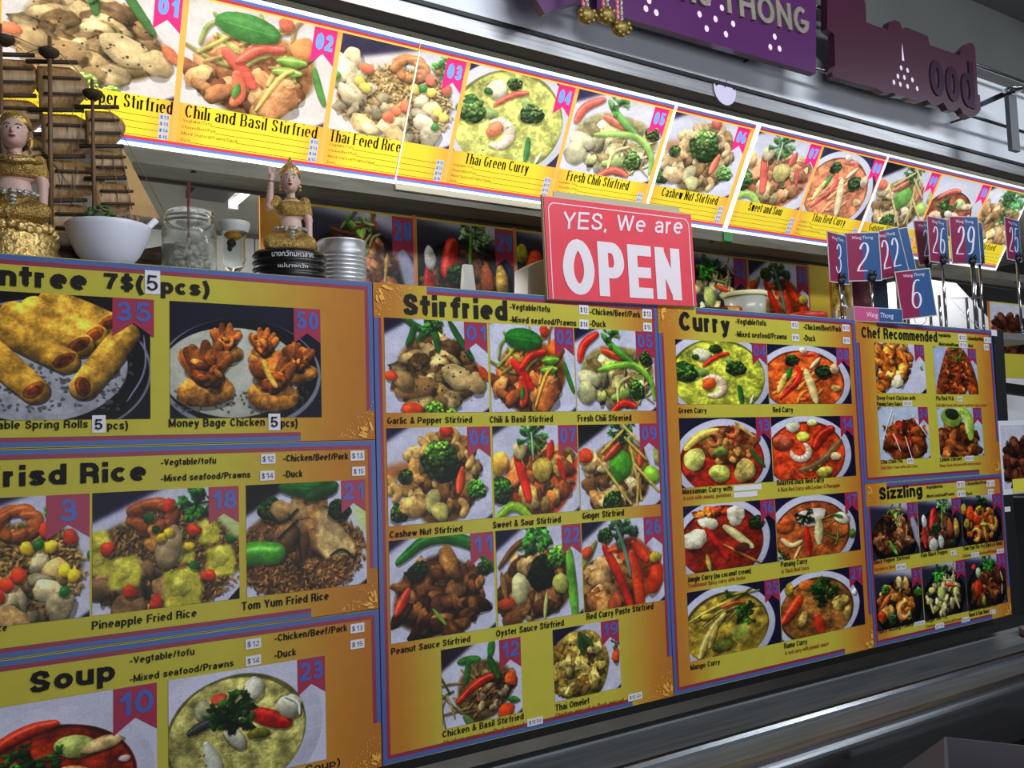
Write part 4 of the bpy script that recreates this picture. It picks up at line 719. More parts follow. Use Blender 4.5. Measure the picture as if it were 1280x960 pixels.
for s,x0,y,x1 in (('Garlic & Pepper Stirfried',484,530,590),('Chili & Basil Stirfried',612,528.5,691),('Fresh Chili Stireried',722,527,789),('Cashew Nut Stirfried',487,672.5,578),('Sweet & Sour Stirfried',616,660.5,701),('Ginger Stirfried',728,649,780),('Peanut Sauce Stirfried',489,818.5,588),('Oyster Sauce Stirfried',620,796,705),('Red Curry Paste Stirfried',733,775,817),('Chicken & Basil Stirfried',553,922,655),('Thai Omelet',694,889,737)): tx(fr,s,x0,y,x1,8.5,name='caption_lettering')
for s,x0,y,x1 in (('Chicken minced or Pork minced',554,932,656),('Chicken minced or Pork minced',694,898,780)): tx(fr,s,x0,y,x1,6.5,BROWNINK,name='caption_lettering')
sticker(fr,'$13.50',659,895,678,908.5); sticker(fr,'$13.50',785,864.5,802,877)
# curry
fr=board('menu_board','tall yellow curry menu board with eight curry bowl photos','','','','',g2,x0=XB+G,x1=XC-G,z0=ZL,z1=ZT)
stripes(fr,[('t',.17,1),('b',0,.83),('r',.1,1),('l',0,.925)]); ornament(fr,.005,fr.H-.006,.08,1,-1,60,8); ornament(fr,fr.W-.004,.004,.085,-1,1,60,9)
tx(fr,'Curry',849,413,912,24,name='title_lettering',bold=.05,res=4)
heads(fr,[('-Vegtable/tofu',919,405,957),('-Mixed seafood/Prawns',919,421,983),('-Chicken/Beef/Pork',1004,412,1051),('-Duck',1004,426,1019)],7.5,0)
for s,a in (('$12',(989,402,997.5,410.5)),('$14',(990,418,998.5,426)),('$13',(1053,406,1061,414)),('$15',(1054,422,1062,429.5))): sticker(fr,s,*a)
c1=(fr.L(844,430)[0],fr.L(963.5,550)[0]); c2=(fr.L(965,560)[0],fr.L(1068,560)[0])
rows=[(fr.L(961,430)[1],fr.L(961,505)[1]),(fr.L(967,521)[1],fr.L(966,602)[1]),(fr.L(972,623)[1],fr.L(971,702)[1]),(fr.L(977,722)[1],fr.L(975,803)[1])]
for (a,b),L in zip(rows,((('04','04'),('08','08')),(('13','13'),('14','14')),(('16','16'),('17','17')),(('25','25'),('27','27')))):
    for (x0,x1),(n,k) in zip((c1,c2),L): photo(fr,n,x0,x1,b,a,k,h=300,rw=.17,rh=.36)
for s,x0,y,x1 in (('Green Curry',848,516.5,883),('Red Curry',966,515.5,991),('Massaman Curry with',853,618,915),('Roasted Duck Red Curry',971,607,1030),('Jungle Curry (no coconut cream)',859,728,939),('Panang Curry',976,709,1009),('Mango Curry',863,838,900),('Rama Curry',980,811,1009)): tx(fr,s,x0,y,x1,7,name='caption_lettering')
for s,x0,y,x1 in (('A rich with onions, potatoes',854,625.5,914),('A Rich Red Curry with Lychee & Pineapple',972,615,1050),('Traditional Spicy curry with herbs',860,735,932),('A Thick Red Curry',977,717,1011),('A red curry with peanut sauce',981,819,1036)): tx(fr,s,x0,y,x1,5.3,BROWNINK,name='caption_lettering')
for a in ((917,605,951,614),(917,613.5,946,622.5)): sticker(fr,'',*a)
# chef recommended
zC=P(1251,591.5).z
fr=board('menu_board','yellow chef recommended menu board with four fried dish photos','','','','',g2,x0=XC+G,x1=XD,z0=zC+.0006,z1=ZT)
stripes(fr,[('t',.14,1),('b',0,.82),('r',.22,1),('l',0,.86)]); ornament(fr,fr.W-.004,.004,.08,-1,1,60,10)
tx(fr,'Chef Recommended',1077,422,1171,14,name='title_lettering',bold=.035,res=3)
heads(fr,[('Vegetable/tofu',1173,421,1188),('-Mixed seafood/Prawns',1173,432,1198),('-Chicken/Beef/Pork',1209,425,1229),('-Duck',1209.5,434,1216)],4.5,0)
for s,a in (('$12',(1198,418,1207,426)),('$14',(1199,428,1208.5,434.5)),('$13',(1230,422,1238,428.5)),('$15',(1230,430.5,1235.5,437.5))): sticker(fr,s,*a)
for n,k,a,b in (('15','15',(1092,427.6),(1158,491.7)),('20','20',(1166,433),(1223,493)),('24','24',(1096.5,509),(1163,572)),('39','30',(1171,510),(1230,569))): ph(fr,n,a,b,k,h=260,rw=.2,rh=.36)
for s,x0,y,x1 in (('Deep Fried Chicken with',1096,500,1144),('Panang Curry Sauce',1096,507.5,1127),('Pla Red Prik',1170,500.5,1192),('Chu Chee Pla',1101,580,1128),('Lemon chicken',1175,577,1202)): tx(fr,s,x0,y,x1,5.5,name='caption_lettering')
for s,x0,y,x1 in (('Fish fillet fried with sweet and sour spicy sauce',1170,508.5,1233),('Fish fillet fried with rich curry',1101,587,1147),('Deep fried chicken with lemon sauce',1175,584,1226)): tx(fr,s,x0,y,x1,4,BROWNINK,name='caption_lettering')
for s,a in (('$13.50',(1129,501,1139.5,507.5)),('$15',(1197,495.5,1202.5,502)),('$15',(1134,572.5,1141,580)),('$13.50',(1206.5,569.5,1216,576.5))): sticker(fr,s,*a)
# sizzling
fr=board('menu_board','yellow sizzling menu board with six skillet dish photos','','','','',g2,x0=XC+G,x1=XD,z0=ZL,z1=zC-.0006)
stripes(fr,[('t',.14,1),('b',0,.84),('r',.2,1),('l',0,.86)]); ornament(fr,.005,fr.H-.006,.07,1,-1,50,11); ornament(fr,fr.W-.004,.004,.085,-1,1,60,12)
tx(fr,'Sizzling',1099,625,1153,16,name='title_lettering',bold=.05,res=3)
heads(fr,[('-Vegetable/tofu',1157,611.5,1178),('-Mixed seafood/Prawns',1157,622.5,1193),('-Chicken/Beef/Pork',1206.5,607,1233),('-Duck',1206.5,619.5,1215)],4.5,0)
for s,a in (('$12',(1196,601,1205,610)),('$14',(1196.5,613,1206,621.5)),('$13',(1233,600,1242.5,608.5)),('$15',(1235,611,1241.5,618))): sticker(fr,s,*a)
c=[(fr.L(1089,660)[0],fr.L(1147.5,660)[0]),(fr.L(1148.5,660)[0],fr.L(1202.5,660)[0]),(fr.L(1203,660)[0],fr.L(1253,660)[0])]
for (a,b),L in zip(((fr.L(1147,627)[1],fr.L(1203,683)[1]),(fr.L(1153,708)[1],fr.L(1209,764)[1])),((('28','28'),('29','29'),('30','30')),(('31','31'),('32','32'),('33','34')))):
    for (x0,x1),(n,k) in zip(c,L): photo(fr,n,x0,x1,b,a,k,h=240,rw=.22,rh=.36)
for s,x0,y,x1 in (('Black Pepper Stirfried',1092,705.5,1137),('Fish Black Pepper',1151,697,1185),('Tom Yum Stir Fry (Spicy & Sour)',1204,688.5,1253),('Spicy Sizzling Prawns',1097.5,792,1142),('Ginger Stir Fry',1157,778.5,1184),('Battered chicken with',1211,765,1247),('Sweet & Sour Sauce',1211,771.5,1237)): tx(fr,s,x0,y,x1,5.5,name='caption_lettering')
for s,x0,y,x1 in (('Chicken or Beef',1093,714,1119),('Chicken          Seafood/Prawns',1203,697,1246),('Chicken          Seafood/Prawns',1157,785.5,1203)): tx(fr,s,x0,y,x1,4.2,BROWNINK,name='caption_lettering')
for s,a in (('$17.50',(1120,704,1131.5,713)),('$17',(1188.5,687.5,1195,694.5)),('$17.50',(1214,690,1223.5,697)),('$14.50',(1245.5,685.5,1254,692.5)),('$18.50',(1143,775,1155,783)),('$17.50',(1169,778,1179.5,786.5)),('$18.50',(1201.5,770.5,1211.5,778.5)),('$17',(1237.5,761.5,1244,768))): sticker(fr,s,*a)
# ---------------------------------------------------------------- lit menu boxes overhead
E0=Vector((0,.3,2.099)); EZ=Vector((0,-.166,.292))
LYE=(255,228,52); LOR=(250,170,60)
def litm(name,c,k): return mat(name,c,.3,emit=k)
LINK=mat('lit_ink',(14,12,10),.3)
EDG=[.032,.355]+[.355+.3227*i for i in range(1,11)]
def litprint(name,x0,x1,k,up=0):     # yellow film, orange towards every dish border
    m=bpy.data.materials.new(name); m.use_nodes=True; nt=m.node_tree; b=nt.nodes['Principled BSDF']
    tc=nt.nodes.new('ShaderNodeTexCoord'); sx=nt.nodes.new('ShaderNodeSeparateXYZ'); nt.links.new(tc.outputs['Object'],sx.inputs[0])
    def M(op,a,bv=None):
        n=nt.nodes.new('ShaderNodeMath'); n.operation=op
        if hasattr(a,'links'): nt.links.new(a,n.inputs[0])
        else: n.inputs[0].default_value=a
        if bv is not None: n.inputs[1].default_value=bv
        return n.outputs[0]
    t=M('FRACT',M('DIVIDE',M('SUBTRACT',sx.outputs[0],EDG[1]-3*.3227),.3227)); t=M('ABSOLUTE',M('SUBTRACT',t,.5))
    cr=nt.nodes.new('ShaderNodeValToRGB'); e=cr.color_ramp.elements; e[0].position=.3; e[0].color=lin(LYE); e[1].position=.5; e[1].color=lin(LOR)
    nt.links.new(t,cr.inputs[0]); nt.links.new(cr.outputs[0],b.inputs['Emission Color']); b.inputs['Emission Strength'].default_value=k
    b.inputs['Base Color'].default_value=(.2,.15,.03,1); b.inputs['Roughness'].default_value=.3; MATS[name]=m; return m
def lightbox(label,x0,x1,k,cells,whl=0,whr=0,H=.336,group='backlit menu boxes above the counter'):
    m=Frame(E0,(1,0,0),EZ); fr=m; root=thing('backlit_menu_box',label,'light box',group=group,m=fr.m.copy()); fr.t=root
    wh=litm('lit_white_%d'%(k*100),(255,255,246),min(1.6,k*1.25)); lb=litm('lit_blue_%d'%(k*100),(92,120,190),k*.75); lr=litm('lit_red_%d'%(k*100),(214,60,70),k*.8); ly=litm('lit_yellow_%d'%(k*100),(250,206,90),k*.9)
    ribm=litm('lit_ribbon_%d'%(k*100),(226,44,112),k*.95); numm=litm('lit_numeral_%d'%(k*100),(104,150,226),k*.95); grey=litm('lit_sticker_%d'%(k*100),(178,184,200),k*.8)
    lo=litm('lit_orange_%d'%(k*100),(250,164,80),k*.92)
    box('housing',x0+.001,x1-.001,.004,.10,.0,H,mat('housing_grey',(120,120,116),.5),root)
    box('lit_film',x0+whl,x1-whr,0,.004,.008,H-.008,litprint('film_%d'%(k*100),x0,x1,k),root)
    B=[(x0,x1,-.003,.004,H-.008,H),(x0,x1,-.003,.004,0,.008)]
    if whl: B.append((x0,x0+whl,-.003,.004,.008,H-.008))
    if whr: B.append((x1-whr,x1,-.003,.004,.008,H-.008))
    boxes('white_frame',B,wh,root)
    X0=x0+whl;X1=x1-whr; T=H-.008
    boxes('border_stripe',[(X0,X1,-.0004,0,T-.0065,T),(X0,X1,-.0004,0,.008,.0145)],lb,root); boxes('border_stripe',[(X0,X1,-.0004,0,T-.0125,T-.0065),(X0,X1,-.0004,0,.0145,.0205)],lr,root); boxes('border_stripe',[(X0,X1,-.0004,0,T-.016,T-.0125)],ly,root)
    zt=T-.0165; zb=.1035
    for ci,n,num,title,ta,tb in cells:
        a=max(EDG[ci]+.006,X0); b=min(EDG[ci+1]-.006,X1)
        if b-a<.02: continue
        full=EDG[ci+1]-EDG[ci]-.012; y=-.001
        v=[(a,y,zb),(b,y,zb),(b,y,zt),(a,y,zt)]; u0=(a-EDG[ci]-.006)/full; u1=(b-EDG[ci]-.006)/full
        mesh('dish_photo',v,[(0,1,2,3)],printmat(n,k*1.0,440),root,uv=[(u0,0),(u1,0),(u1,1),(u0,1)])
        box('cell_divider',EDG[ci+1]-.006,min(EDG[ci+1]+.006,x1),-.0006,0,.0205,zt,lo,root) if EDG[ci+1]+.004<X1 else None
        if num and abs(b-(EDG[ci+1]-.006))<.01:
            w=.052; c=zt-.075; y2=-.0016; mm=b-w/2; mesh('ribbon',[(b-w,y2,c),(mm,y2,c+.022),(b,y2,c),(b,y2,zt),(b-w,y2,zt)],[(0,1,3,4),(1,2,3)],ribm,root)
            stroke(num,b-w+.0065,zt-.045,b-.0065,.034,numm,root,'numeral',.24,y=-.0022,res=3)
        if title and ta is not None and X0-.01<=ta<X1: stroke(title,ta,.0755,tb,.0265,LINK,root,'title_lettering',.155,.05,y=-.0012,res=3,serif=.03,gap=.15)
        L=EDG[ci]+.012; R=EDG[ci+1]
        if L<X1:
            for r,s in enumerate(('-Vegtable/Tofu','-Chicken/Beef/Pork','-Mixed Seafood/Prawns/Squid','-Duck')):
                z=.0655-r*.0135; wd=(.062,.072,.118,.022)[r]
                if L>=X0-.001: stroke(s,L,z,L+wd,.0068,LINK,root,'caption_lettering',.1,y=-.001,res=1)
                box('rule_line',max(L+wd if L>=X0 else X0,X0),min(R-.03,X1),-.0008,0,z-.0014,z-.0006,LINK,root)
                if R-.006<=X1+.004:
                    st=box('price_sticker',R-.031,R-.011,-.0012,0,z-.0035,z+.0085,grey,root); stroke(('$13','$13','$14','$15')[r],R-.0295,z-.001,R-.0125,.0068,mat('faded_ink',(70,80,130),.4,emit=.3*k),st,'price_lettering',.14,y=-.0018,res=1)
    return fr
CE=[(0,'01','01','Garlic and Pepper Stirfried',.045,.348),(1,'02','02','Chili and Basil Stirfried',.373,.660),(2,'03','03','Thai Feied Rice',.690,.868),(3,'04','04','Thai Green Curry',1.045,1.235),(4,'05','05','Fresh Chili Stirfried',1.36,1.575),(5,'06','06','Cashew Nut Stirfried',1.70,1.925),(6,'07','07','Sweet and Sour',2.06,2.215),(7,'08','08','Thai Red Curry',2.36,2.53),(8,'09','09','Ginger Stirfried',2.66,2.86),(9,'10','10','Tom Yum Soup',2.98,3.14),(10,'61','','Curry Stirfried',3.28,3.46)]
XS=.868
lightbox('leftmost backlit menu box showing garlic, chili basil and half the fried rice dish',-.02,XS-.0015,1.10,CE[:3])
lightbox('backlit menu box from the cashew fried rice to the fresh chili dish',XS+.0015,1.655,.98,CE[2:5])
lightbox('narrow backlit menu box with the single cashew nut stirfried dish',1.657,1.981,.86,CE[5:6],.006,.0)
lightbox('backlit menu box with sweet and sour and Thai red curry dishes',1.984,2.613,.80,CE[6:8],.014,.0)
lightbox('rightmost backlit menu box with ginger stirfried dish behind the number cards',2.616,3.53,.74,CE[8:11],.004,.006)
fr=Frame(E0,(1,0,0),EZ); fr.t=None
o=box('lit_seam_strip',0,.0022,-.006,-.004,.002,.31,litm('lit_white_110',(255,255,246),1.3));  # white seam line between the boxes, given its own glow; no tube
o.matrix_world=Frame((XS-.001,.3,2.099),(1,0,0),EZ).m; tag(o,'thin white joining strip between the first two backlit menu boxes','strip'); o.name='joining_strip'
# beam under the light boxes
bm_=thing('support_beam','dull grey metal beam carrying the backlit menu boxes','beam',(1.6,.4,2.066))
BM=mat('worn_beam_paint',(104,101,88),.55,.2,noise=.35,nscale=7,stretch=(1,6,6)); box('beam',-3.6,2.5,-.1,.0,0,.028,BM,bm_)
box('front_lip',-3.6,2.5,-.104,-.1,-.002,.03,BM,bm_); box('rear_flange',-3.6,2.5,-.004,.004,-.008,.0,mat('beam_dark',(60,58,54),.6),bm_)
for x in (-1.2,.35,1.3,2.1): lathe('rivet',[(.006,0),(.006,.003),(.002,.005)],DKSTEEL,bm_,10,(x,-.09,-.006))
tp=box('green_tape',P(905,294,.29).x,P(916,294,.29).x,.290,.2955,2.066,2.094,mat('green_tape',(62,130,78),.6)); tag(tp,'small scrap of green tape on the beam under the cashew nut box','tape')
tk=boxes('white_plastic_trim',[(.868,1.38,.288,.2955,2.082,2.0965)],mat('aged_white',(214,206,180),.5)); tag(tk,'short white plastic trim under the second backlit box','trim')
# ---------------------------------------------------------------- boards hanging behind the shelf
YB=.51
def backboard(label,px0,px1,x1=None,cells=(),y=YB,ztop=2.104,z0=1.786,x0=None):
    a=P(px0[0],px0[1],y).x if x0 is None else x0; b=P(px1[0],px1[1],y).x if x1 is None else x1
    fr=Frame((a,y,z0),(1,0,0),(0,0,1)); t=thing('menu_board',label,'menu board',(a,y,z0),'boards standing behind the display shelf'); fr.t=t; fr.W=b-a; fr.H=ztop-z0
    box('printed_panel',0,b-a,0,.008,0,fr.H,gradm('back',[(0,OR),(.1,YE),(.9,YE),(1,OR)]),t); return fr
DIV=mat('divider_orange',(186,110,44),.4)
fr=backboard('long menu board behind the tin and open sign, dish photos 28 to 34',(380,255),(1035,333),x0=.60)
boxes('border_stripe',[(0,fr.W,-.0004,0,fr.H-.018,fr.H-.006)],mat('dull_maroon',(74,34,48),.4),fr.t)
ce=[1.023-.3235*1]+[1.023+.3235*i for i in range(6)]
for i,(n,k) in enumerate((('28','28'),('29','29'),('30','30'),('31','31'),('32','32'),('26','34'))):
    photo(fr,n,ce[i]+.006-fr.o.x,ce[i+1]-.006-fr.o.x,.03,fr.H-.024,k,h=320,rw=.2,rh=.42); box('cell_divider',ce[i+1]-.006-fr.o.x,ce[i+1]+.004-fr.o.x,-.0006,0,0,fr.H-.012,DIV,fr.t)
box('plain_yellow_end',ce[6]+.004-fr.o.x,fr.W-.002,-.0008,0,0,fr.H-.012,mat('plain_yellow',(206,178,60),.4),fr.t)
fr=backboard('menu board showing golden rolls behind the numbered cards',(1037,333),(1100,340)); photo(fr,'62',.004,fr.W-.004,.004,fr.H-.05,'',h=240)
fr=backboard('menu board with dark fried pieces at the far right behind the poles',(1234,352),(1290,352),y=.3,z0=1.66,ztop=1.97); photo(fr,'63',.004,fr.W-.03,.10,fr.H-.005,'',h=300)
# ---------------------------------------------------------------- shelf things
ZS=1.786
def at(px,py,y): q=P(px,py,y); return q
GLASS=mat('clear_glass',(235,240,238),.03,trans=1.,ior=1.12,spec=.6); 
GOLD=mat('antique_gold',(204,172,104),.32,.8,noise=.55,nscale=260,bump=.7); SKIN=mat('painted_skin',(196,162,150),.45); GOLDB=mat('gold_cloth_glitter',(186,152,84),.36,.75,noise=.7,nscale=420,bump=.8)
SILV=mat('silver_beads',(190,188,182),.3,.8,noise=.4,nscale=500,bump=.7); LIP=mat('red_paint',(120,20,28),.35); HAIR=mat('black_paint',(28,22,20),.4); EYEW=mat('eye_white',(225,218,215),.3)
def fuse(name,caps,ells,m,parent,voxel=.0014,sm=4,twist=0):
    bm=bmesh.new()
    for a,ra,b,rb in caps:
        a=Vector(a);b=Vector(b); n=7
        for i in range(n+1):
            t=i/n; c=a.lerp(b,t); r=ra+(rb-ra)*t; bmesh.ops.create_icosphere(bm,subdivisions=2,radius=r,matrix=Matrix.Translation(c))
    for c,r in ells: blob(bm,Vector(c),r,3)
    me=bpy.data.meshes.new(name); bm.to_mesh(me); bm.free(); o=bpy.data.objects.new(name,me); COL.objects.link(o)
    md=o.modifiers.new('r','REMESH'); md.mode='VOXEL'; md.voxel_size=voxel; md.use_smooth_shade=True
    s=o.modifiers.new('s','SMOOTH'); s.iterations=sm; s.factor=.6
    dg=bpy.context.evaluated_depsgraph_get(); m2=bpy.data.meshes.new_from_object(o.evaluated_get(dg)); bpy.data.objects.remove(o)
    m2.polygons.foreach_set('use_smooth',[True]*len(m2.polygons)); m2.materials.clear(); return link(name,m2,m,parent)
def figure(label,loc,sc,yaw,base_gold,scn='goddess_figurine'):
    t=thing(scn,label,'figurine',loc,'kneeling golden figurines'); t.scale=(sc,sc,sc*(.97 if base_gold else 1.12)); t.rotation_euler=(0,0,yaw)
    h=(.003,-.006,.188)
    # body: torso, neck, head, both arms with hands, folded legs as one surface
    caps=[((.004,0,.152),.0095,(.004,-.002,.172),.0085),
      ((-.024,0,.150),.0105,(-.038,-.002,.142),.0095),((-.038,-.002,.142),.0088,(-.0345,-.012,.186),.006),((-.0345,-.012,.186),.0055,(-.033,-.013,.194),.0058),
      ((.031,0,.148),.0105,(.038,-.002,.118),.0088),((.038,-.002,.118),.008,(.0395,-.010,.082),.006),((.0395,-.010,.082),.0055,(.038,-.018,.074),.0058),
      ((-.016,-.004,.074),.019,(-.034,-.03,.068),.0145),((.016,-.004,.074),.019,(.036,-.03,.068),.0145),((-.034,-.03,.066),.0125,(.0,-.034,.064),.009),((.036,-.03,.066),.0125,(.01,-.036,.064),.009)]
    for i,(dx,l) in enumerate(((-.0055,.011),(-.002,.0135),(.0018,.0125),(.0052,.010))): caps.append(((-.033+dx,-.013,.197),.0021,(-.0325+dx*1.15,-.0165,.197+l),.0016))
    caps.append(((-.028,-.014,.192),.0022,(-.0225,-.018,.199),.0017))
    for i,dx in enumerate((-.004,-.0012,.0016,.0044)): caps.append(((.038+dx,-.020,.073),.002,(.038+dx,-.028,.0705),.0016))
    caps.append(((.034,-.018,.075),.002,(.030,-.024,.073),.0016))
    ells=[((.006,0,.136),(.030,.018,.022)),((.003,0,.106),(.0225,.0155,.024)),((.003,-.002,.082),(.034,.024,.019)),(h,(.0178,.019,.0235)),((.003,-.012,.178),(.0125,.012,.012)),
      ((.003,-.0262,.1855),(.0026,.0038,.0042)),((.003,-.0235,.179),(.0052,.003,.0022)),((-.0145,-.006,.187),(.003,.004,.0055)),((.0205,-.006,.187),(.003,.004,.0055))]
    fuse('body',caps,ells,SKIN,t,.0011,3)
    # face
    for s in (-1,1):
        e=blobs('eye',[((h[0]+s*.0068,-.0225,.1905),(.0034,.0016,.0016))],EYEW,t); blobs('pupil',[((h[0]+s*.0068,-.0238,.1905),(.0016,.0009,.0015))],HAIR,e)
        tube('eyebrow',[(h[0]+s*.003,-.0245,.1945),(h[0]+s*.0068,-.0243,.1965),(h[0]+s*.011,-.0215,.195)],.0006,HAIR,t,6)
    blobs('mouth',[((h[0]-.0016,-.0257,.1785),(.0023,.0012,.001)),((h[0]+.0016,-.0257,.1785),(.0023,.0012,.001)),((h[0],-.0256,.1772),(.0026,.0012,.001))],LIP,t)
    fuse('hair',[],[((h[0],.001,.197),(.0195,.019,.0175)),((h[0],.010,.182),(.0165,.012,.018))],HAIR,t,.0014,2)
    # crown with pointed top
    lathe('crown',[(.0198,0),(.0212,.003),(.0205,.008),(.0175,.015),(.011,.021)]+([(.006,.0245),(.0035,.031),(.0008,.036)] if not base_gold else [(.002,.0235)]),GOLD,t,28,(h[0],.0015,.199),True,1,.96)
    for s in (-1,1): blobs('earring',[((h[0]+s*.0185,-.008,.178),.0034),((h[0]+s*.019,-.008,.172),.0028)],GOLD,t)
    lathe('necklace',[(.0118,0),(.013,.0015),(.0118,.003)],GOLD,t,20,(.004,-.001,.1555),False)
    # clothes
    fuse('blouse',[((-.024,0,.151),.0118,(-.033,-.001,.1465),.0115),((.031,0,.150),.0118,(.0365,-.001,.130),.0102)],[((.006,-.001,.137),(.0325,.0205,.0175)),((-.006,-.012,.138),(.0125,.010,.011)),((.018,-.012,.138),(.0125,.010,.011)),((.006,0,.128),(.0305,.019,.008))],GOLDB,t,.0015,3)
    sk=[((-.016,-.004,.075),.0205,(-.035,-.031,.068),.016),((.016,-.004,.075),.0205,(.037,-.031,.068),.016),((-.034,-.032,.067),.0145,(.0,-.038,.065),.0125),((.036,-.032,.067),.0145,(.008,-.038,.065),.0125)]
    fuse('trousers',sk,[((.003,-.002,.083),(.0365,.0265,.019))],GOLDB,t,.0016,3)
    blobs('belt',[((.003+.032*math.sin(a),-.002-.0262*math.cos(a),.0985),(.0045,.003,.0035)) for a in [i*.28-1.4 for i in range(11)]]+[((.006,-.0425+.001*i,.093-.0055*i),(.0055,.003,.003)) for i in range(5)]+[((-.006,-.030,.094),(.004,.003,.003)),((.018,-.030,.094),(.004,.003,.003))],SILV,t)
    tube('bracelet',[(-.034+.0068*math.cos(a),-.012+.0068*math.sin(a),.1845) for a in [i*.63 for i in range(11)]],.0009,GOLD,t,6)
    if not base_gold:
        pr=[(.071,0),(.0735,.004)]+[(.0735-.0022*(1+math.cos(i*1.57)),.006+i*.0031) for i in range(15)]+[(.070,.054),(.066,.0575),(.04,.0585)]
        b=lathe('round_base',pr,mat('black_lacquer',(20,19,20),.3,noise=.2,nscale=30,bump=.2),t,48,(0,0,0),True,1,.8)
        for s,w,z,hh in (('นางกวักมหาลาภ',.082,.041,.0095),('แม่นางกวัก',.058,.0215,.0065)):
            g=text(s,-.5*w+.006,z,.5*w+.006,hh,mat('silver_paint',(205,205,208),.4),b,'base_lettering',.01,y=-.0605,res=3)
            if g:   # wrap round the base
                me=g.data.copy(); g.data=me; s_=g.scale.copy(); l=g.location.copy()
                for v in me.vertices:
                    X=v.co.x*s_.x+l.x; Z=v.co.z*s_.z+l.z; a=X/.0735; v.co=(.0745*math.sin(a),-.0745*.8*math.cos(a),Z)
                g.scale=(1,1,1); g.location=(0,0,0)
    else:
        pr=[(.060,0),(.062,.006),(.058,.009),(.061,.014),(.056,.02),(.060,.03),(.053,.04),(.056,.048),(.050,.056),(.03,.062)]
        b=lathe('gilded_base',pr,mat('gilded_base_gold',(212,180,112),.34,.8,noise=.6,nscale=180,bump=.9),t,40,(0,0,0),True,1,.85)
        blobs('gilt_swag',[((.052*math.sin(a),-.045*math.cos(a),.05-.008*abs(math.sin(3*a))),(.008,.005,.008)) for a in [i*.21-1.6 for i in range(16)]],mat('gilded_base_gold',(186,150,78)),t)
        tube('neck_scarf',[(-.03,-.012,.152),(-.01,-.024,.146),(.006,-.027,.142),(.022,-.024,.146),(.036,-.008,.148)],.0045,GOLD,t,8)
        tube('long_earring',[(.021,-.008,.19),(.024,-.009,.175),(.0225,-.01,.158)],.0045,GOLD,t,8,.002)
    return t
q=at(363,340,.085); figure('small kneeling golden figurine on a black round base with Thai lettering',(q.x-.001,.085,ZS),1.,-.30,False)
q=at(14,315,.075); figure('larger gilded kneeling figurine at the left edge of the shelf',(q.x,.078,ZS),1.24,-.15,True)
# model sailing ship
ws=.19
t=thing('model_sailing_ship','dark wooden model sailing ship with slatted sails behind the white bowl','model ship',(at(120,318,ws).x,ws,ZS))
WD=mat('dark_varnished_wood',(84,58,38),.4,noise=.5,nscale=18,stretch=(1,1,9)); WS=mat('sail_wood',(158,124,80),.45,noise=.45,nscale=30,stretch=(6,6,1)); WDK=mat('ebony',(58,44,32),.7,noise=.3); WT=mat('tan_cloth_wood',(190,150,92),.6,noise=.15,nscale=30)
def lp(px,py,y=ws): q=P(px,py,y); return Vector((q.x-t.location.x,y-ws,q.z-ZS))
xa=lp(8,300).x; xb=lp(212,300).x; N=16; V=[];Fc=[]
for i in range(N+1):
    u=i/N; X=xa+(xb-xa)*u; w_=.03*math.sin(math.pi*min(1,max(.0,(u*.86+.12))))**.6; top=.055+.03*(2*u-1)**2; bot=.004+.012*max(0,u-.75)*4
    for k in range(7):
        a=k/6*math.pi; V.append((X+(.02*(1-math.sin(a)) if i==N else 0),-w_*math.cos(a)*(1 if k in(0,6) else .92),bot+(top-bot)*(1-math.sin(a))**.8))
for i in range(N):
    for k in range(6): Fc.append((i*7+k,i*7+k+1,(i+1)*7+k+1,(i+1)*7+k))
    Fc.append((i*7,(i+1)*7,(i+1)*7+6,i*7+6))
Fc.append(tuple(range(6,-1,-1))); Fc.append(tuple(N*7+i for i in range(7)))
mesh('hull',V,Fc,WD,t,True)
box('hull_rail',xa+.02,xb-.03,-.032,-.028,.05,.056,WDK,t); boxes('deckhouse',[(xa+.06,xa+.16,-.02,.02,.05,.085)],WD,t); box('cradle',xa+.08,xa+.10,-.04,.04,0,.02,WDK,t); box('cradle',xb-.12,xb-.10,-.04,.04,0,.02,WDK,t)
for (x0,y0),(x1,y1),r in (((62,46),(64,310),.0048),((115,100),(119,300),.0042),((0,30),(4,310),.0045)):
    a=lp(x1,y1,ws-.026);b=lp(x0,y0,ws-.026); a.z=.05; tube('mast',[a,b],r,mat('mast_wood',(104,78,52),.5,noise=.3,nscale=25),t,10,r*.75)
for x,y in ((61,66),(116,118),(5,50)):
    c=lp(x,y,ws-.026); m_=lathe('crows_nest',[(.008,-.010),(.0155,-.004),(.0185,.001),(.0175,.005),(.014,.005)],WDK,t,20,(c.x,c.y,c.z))
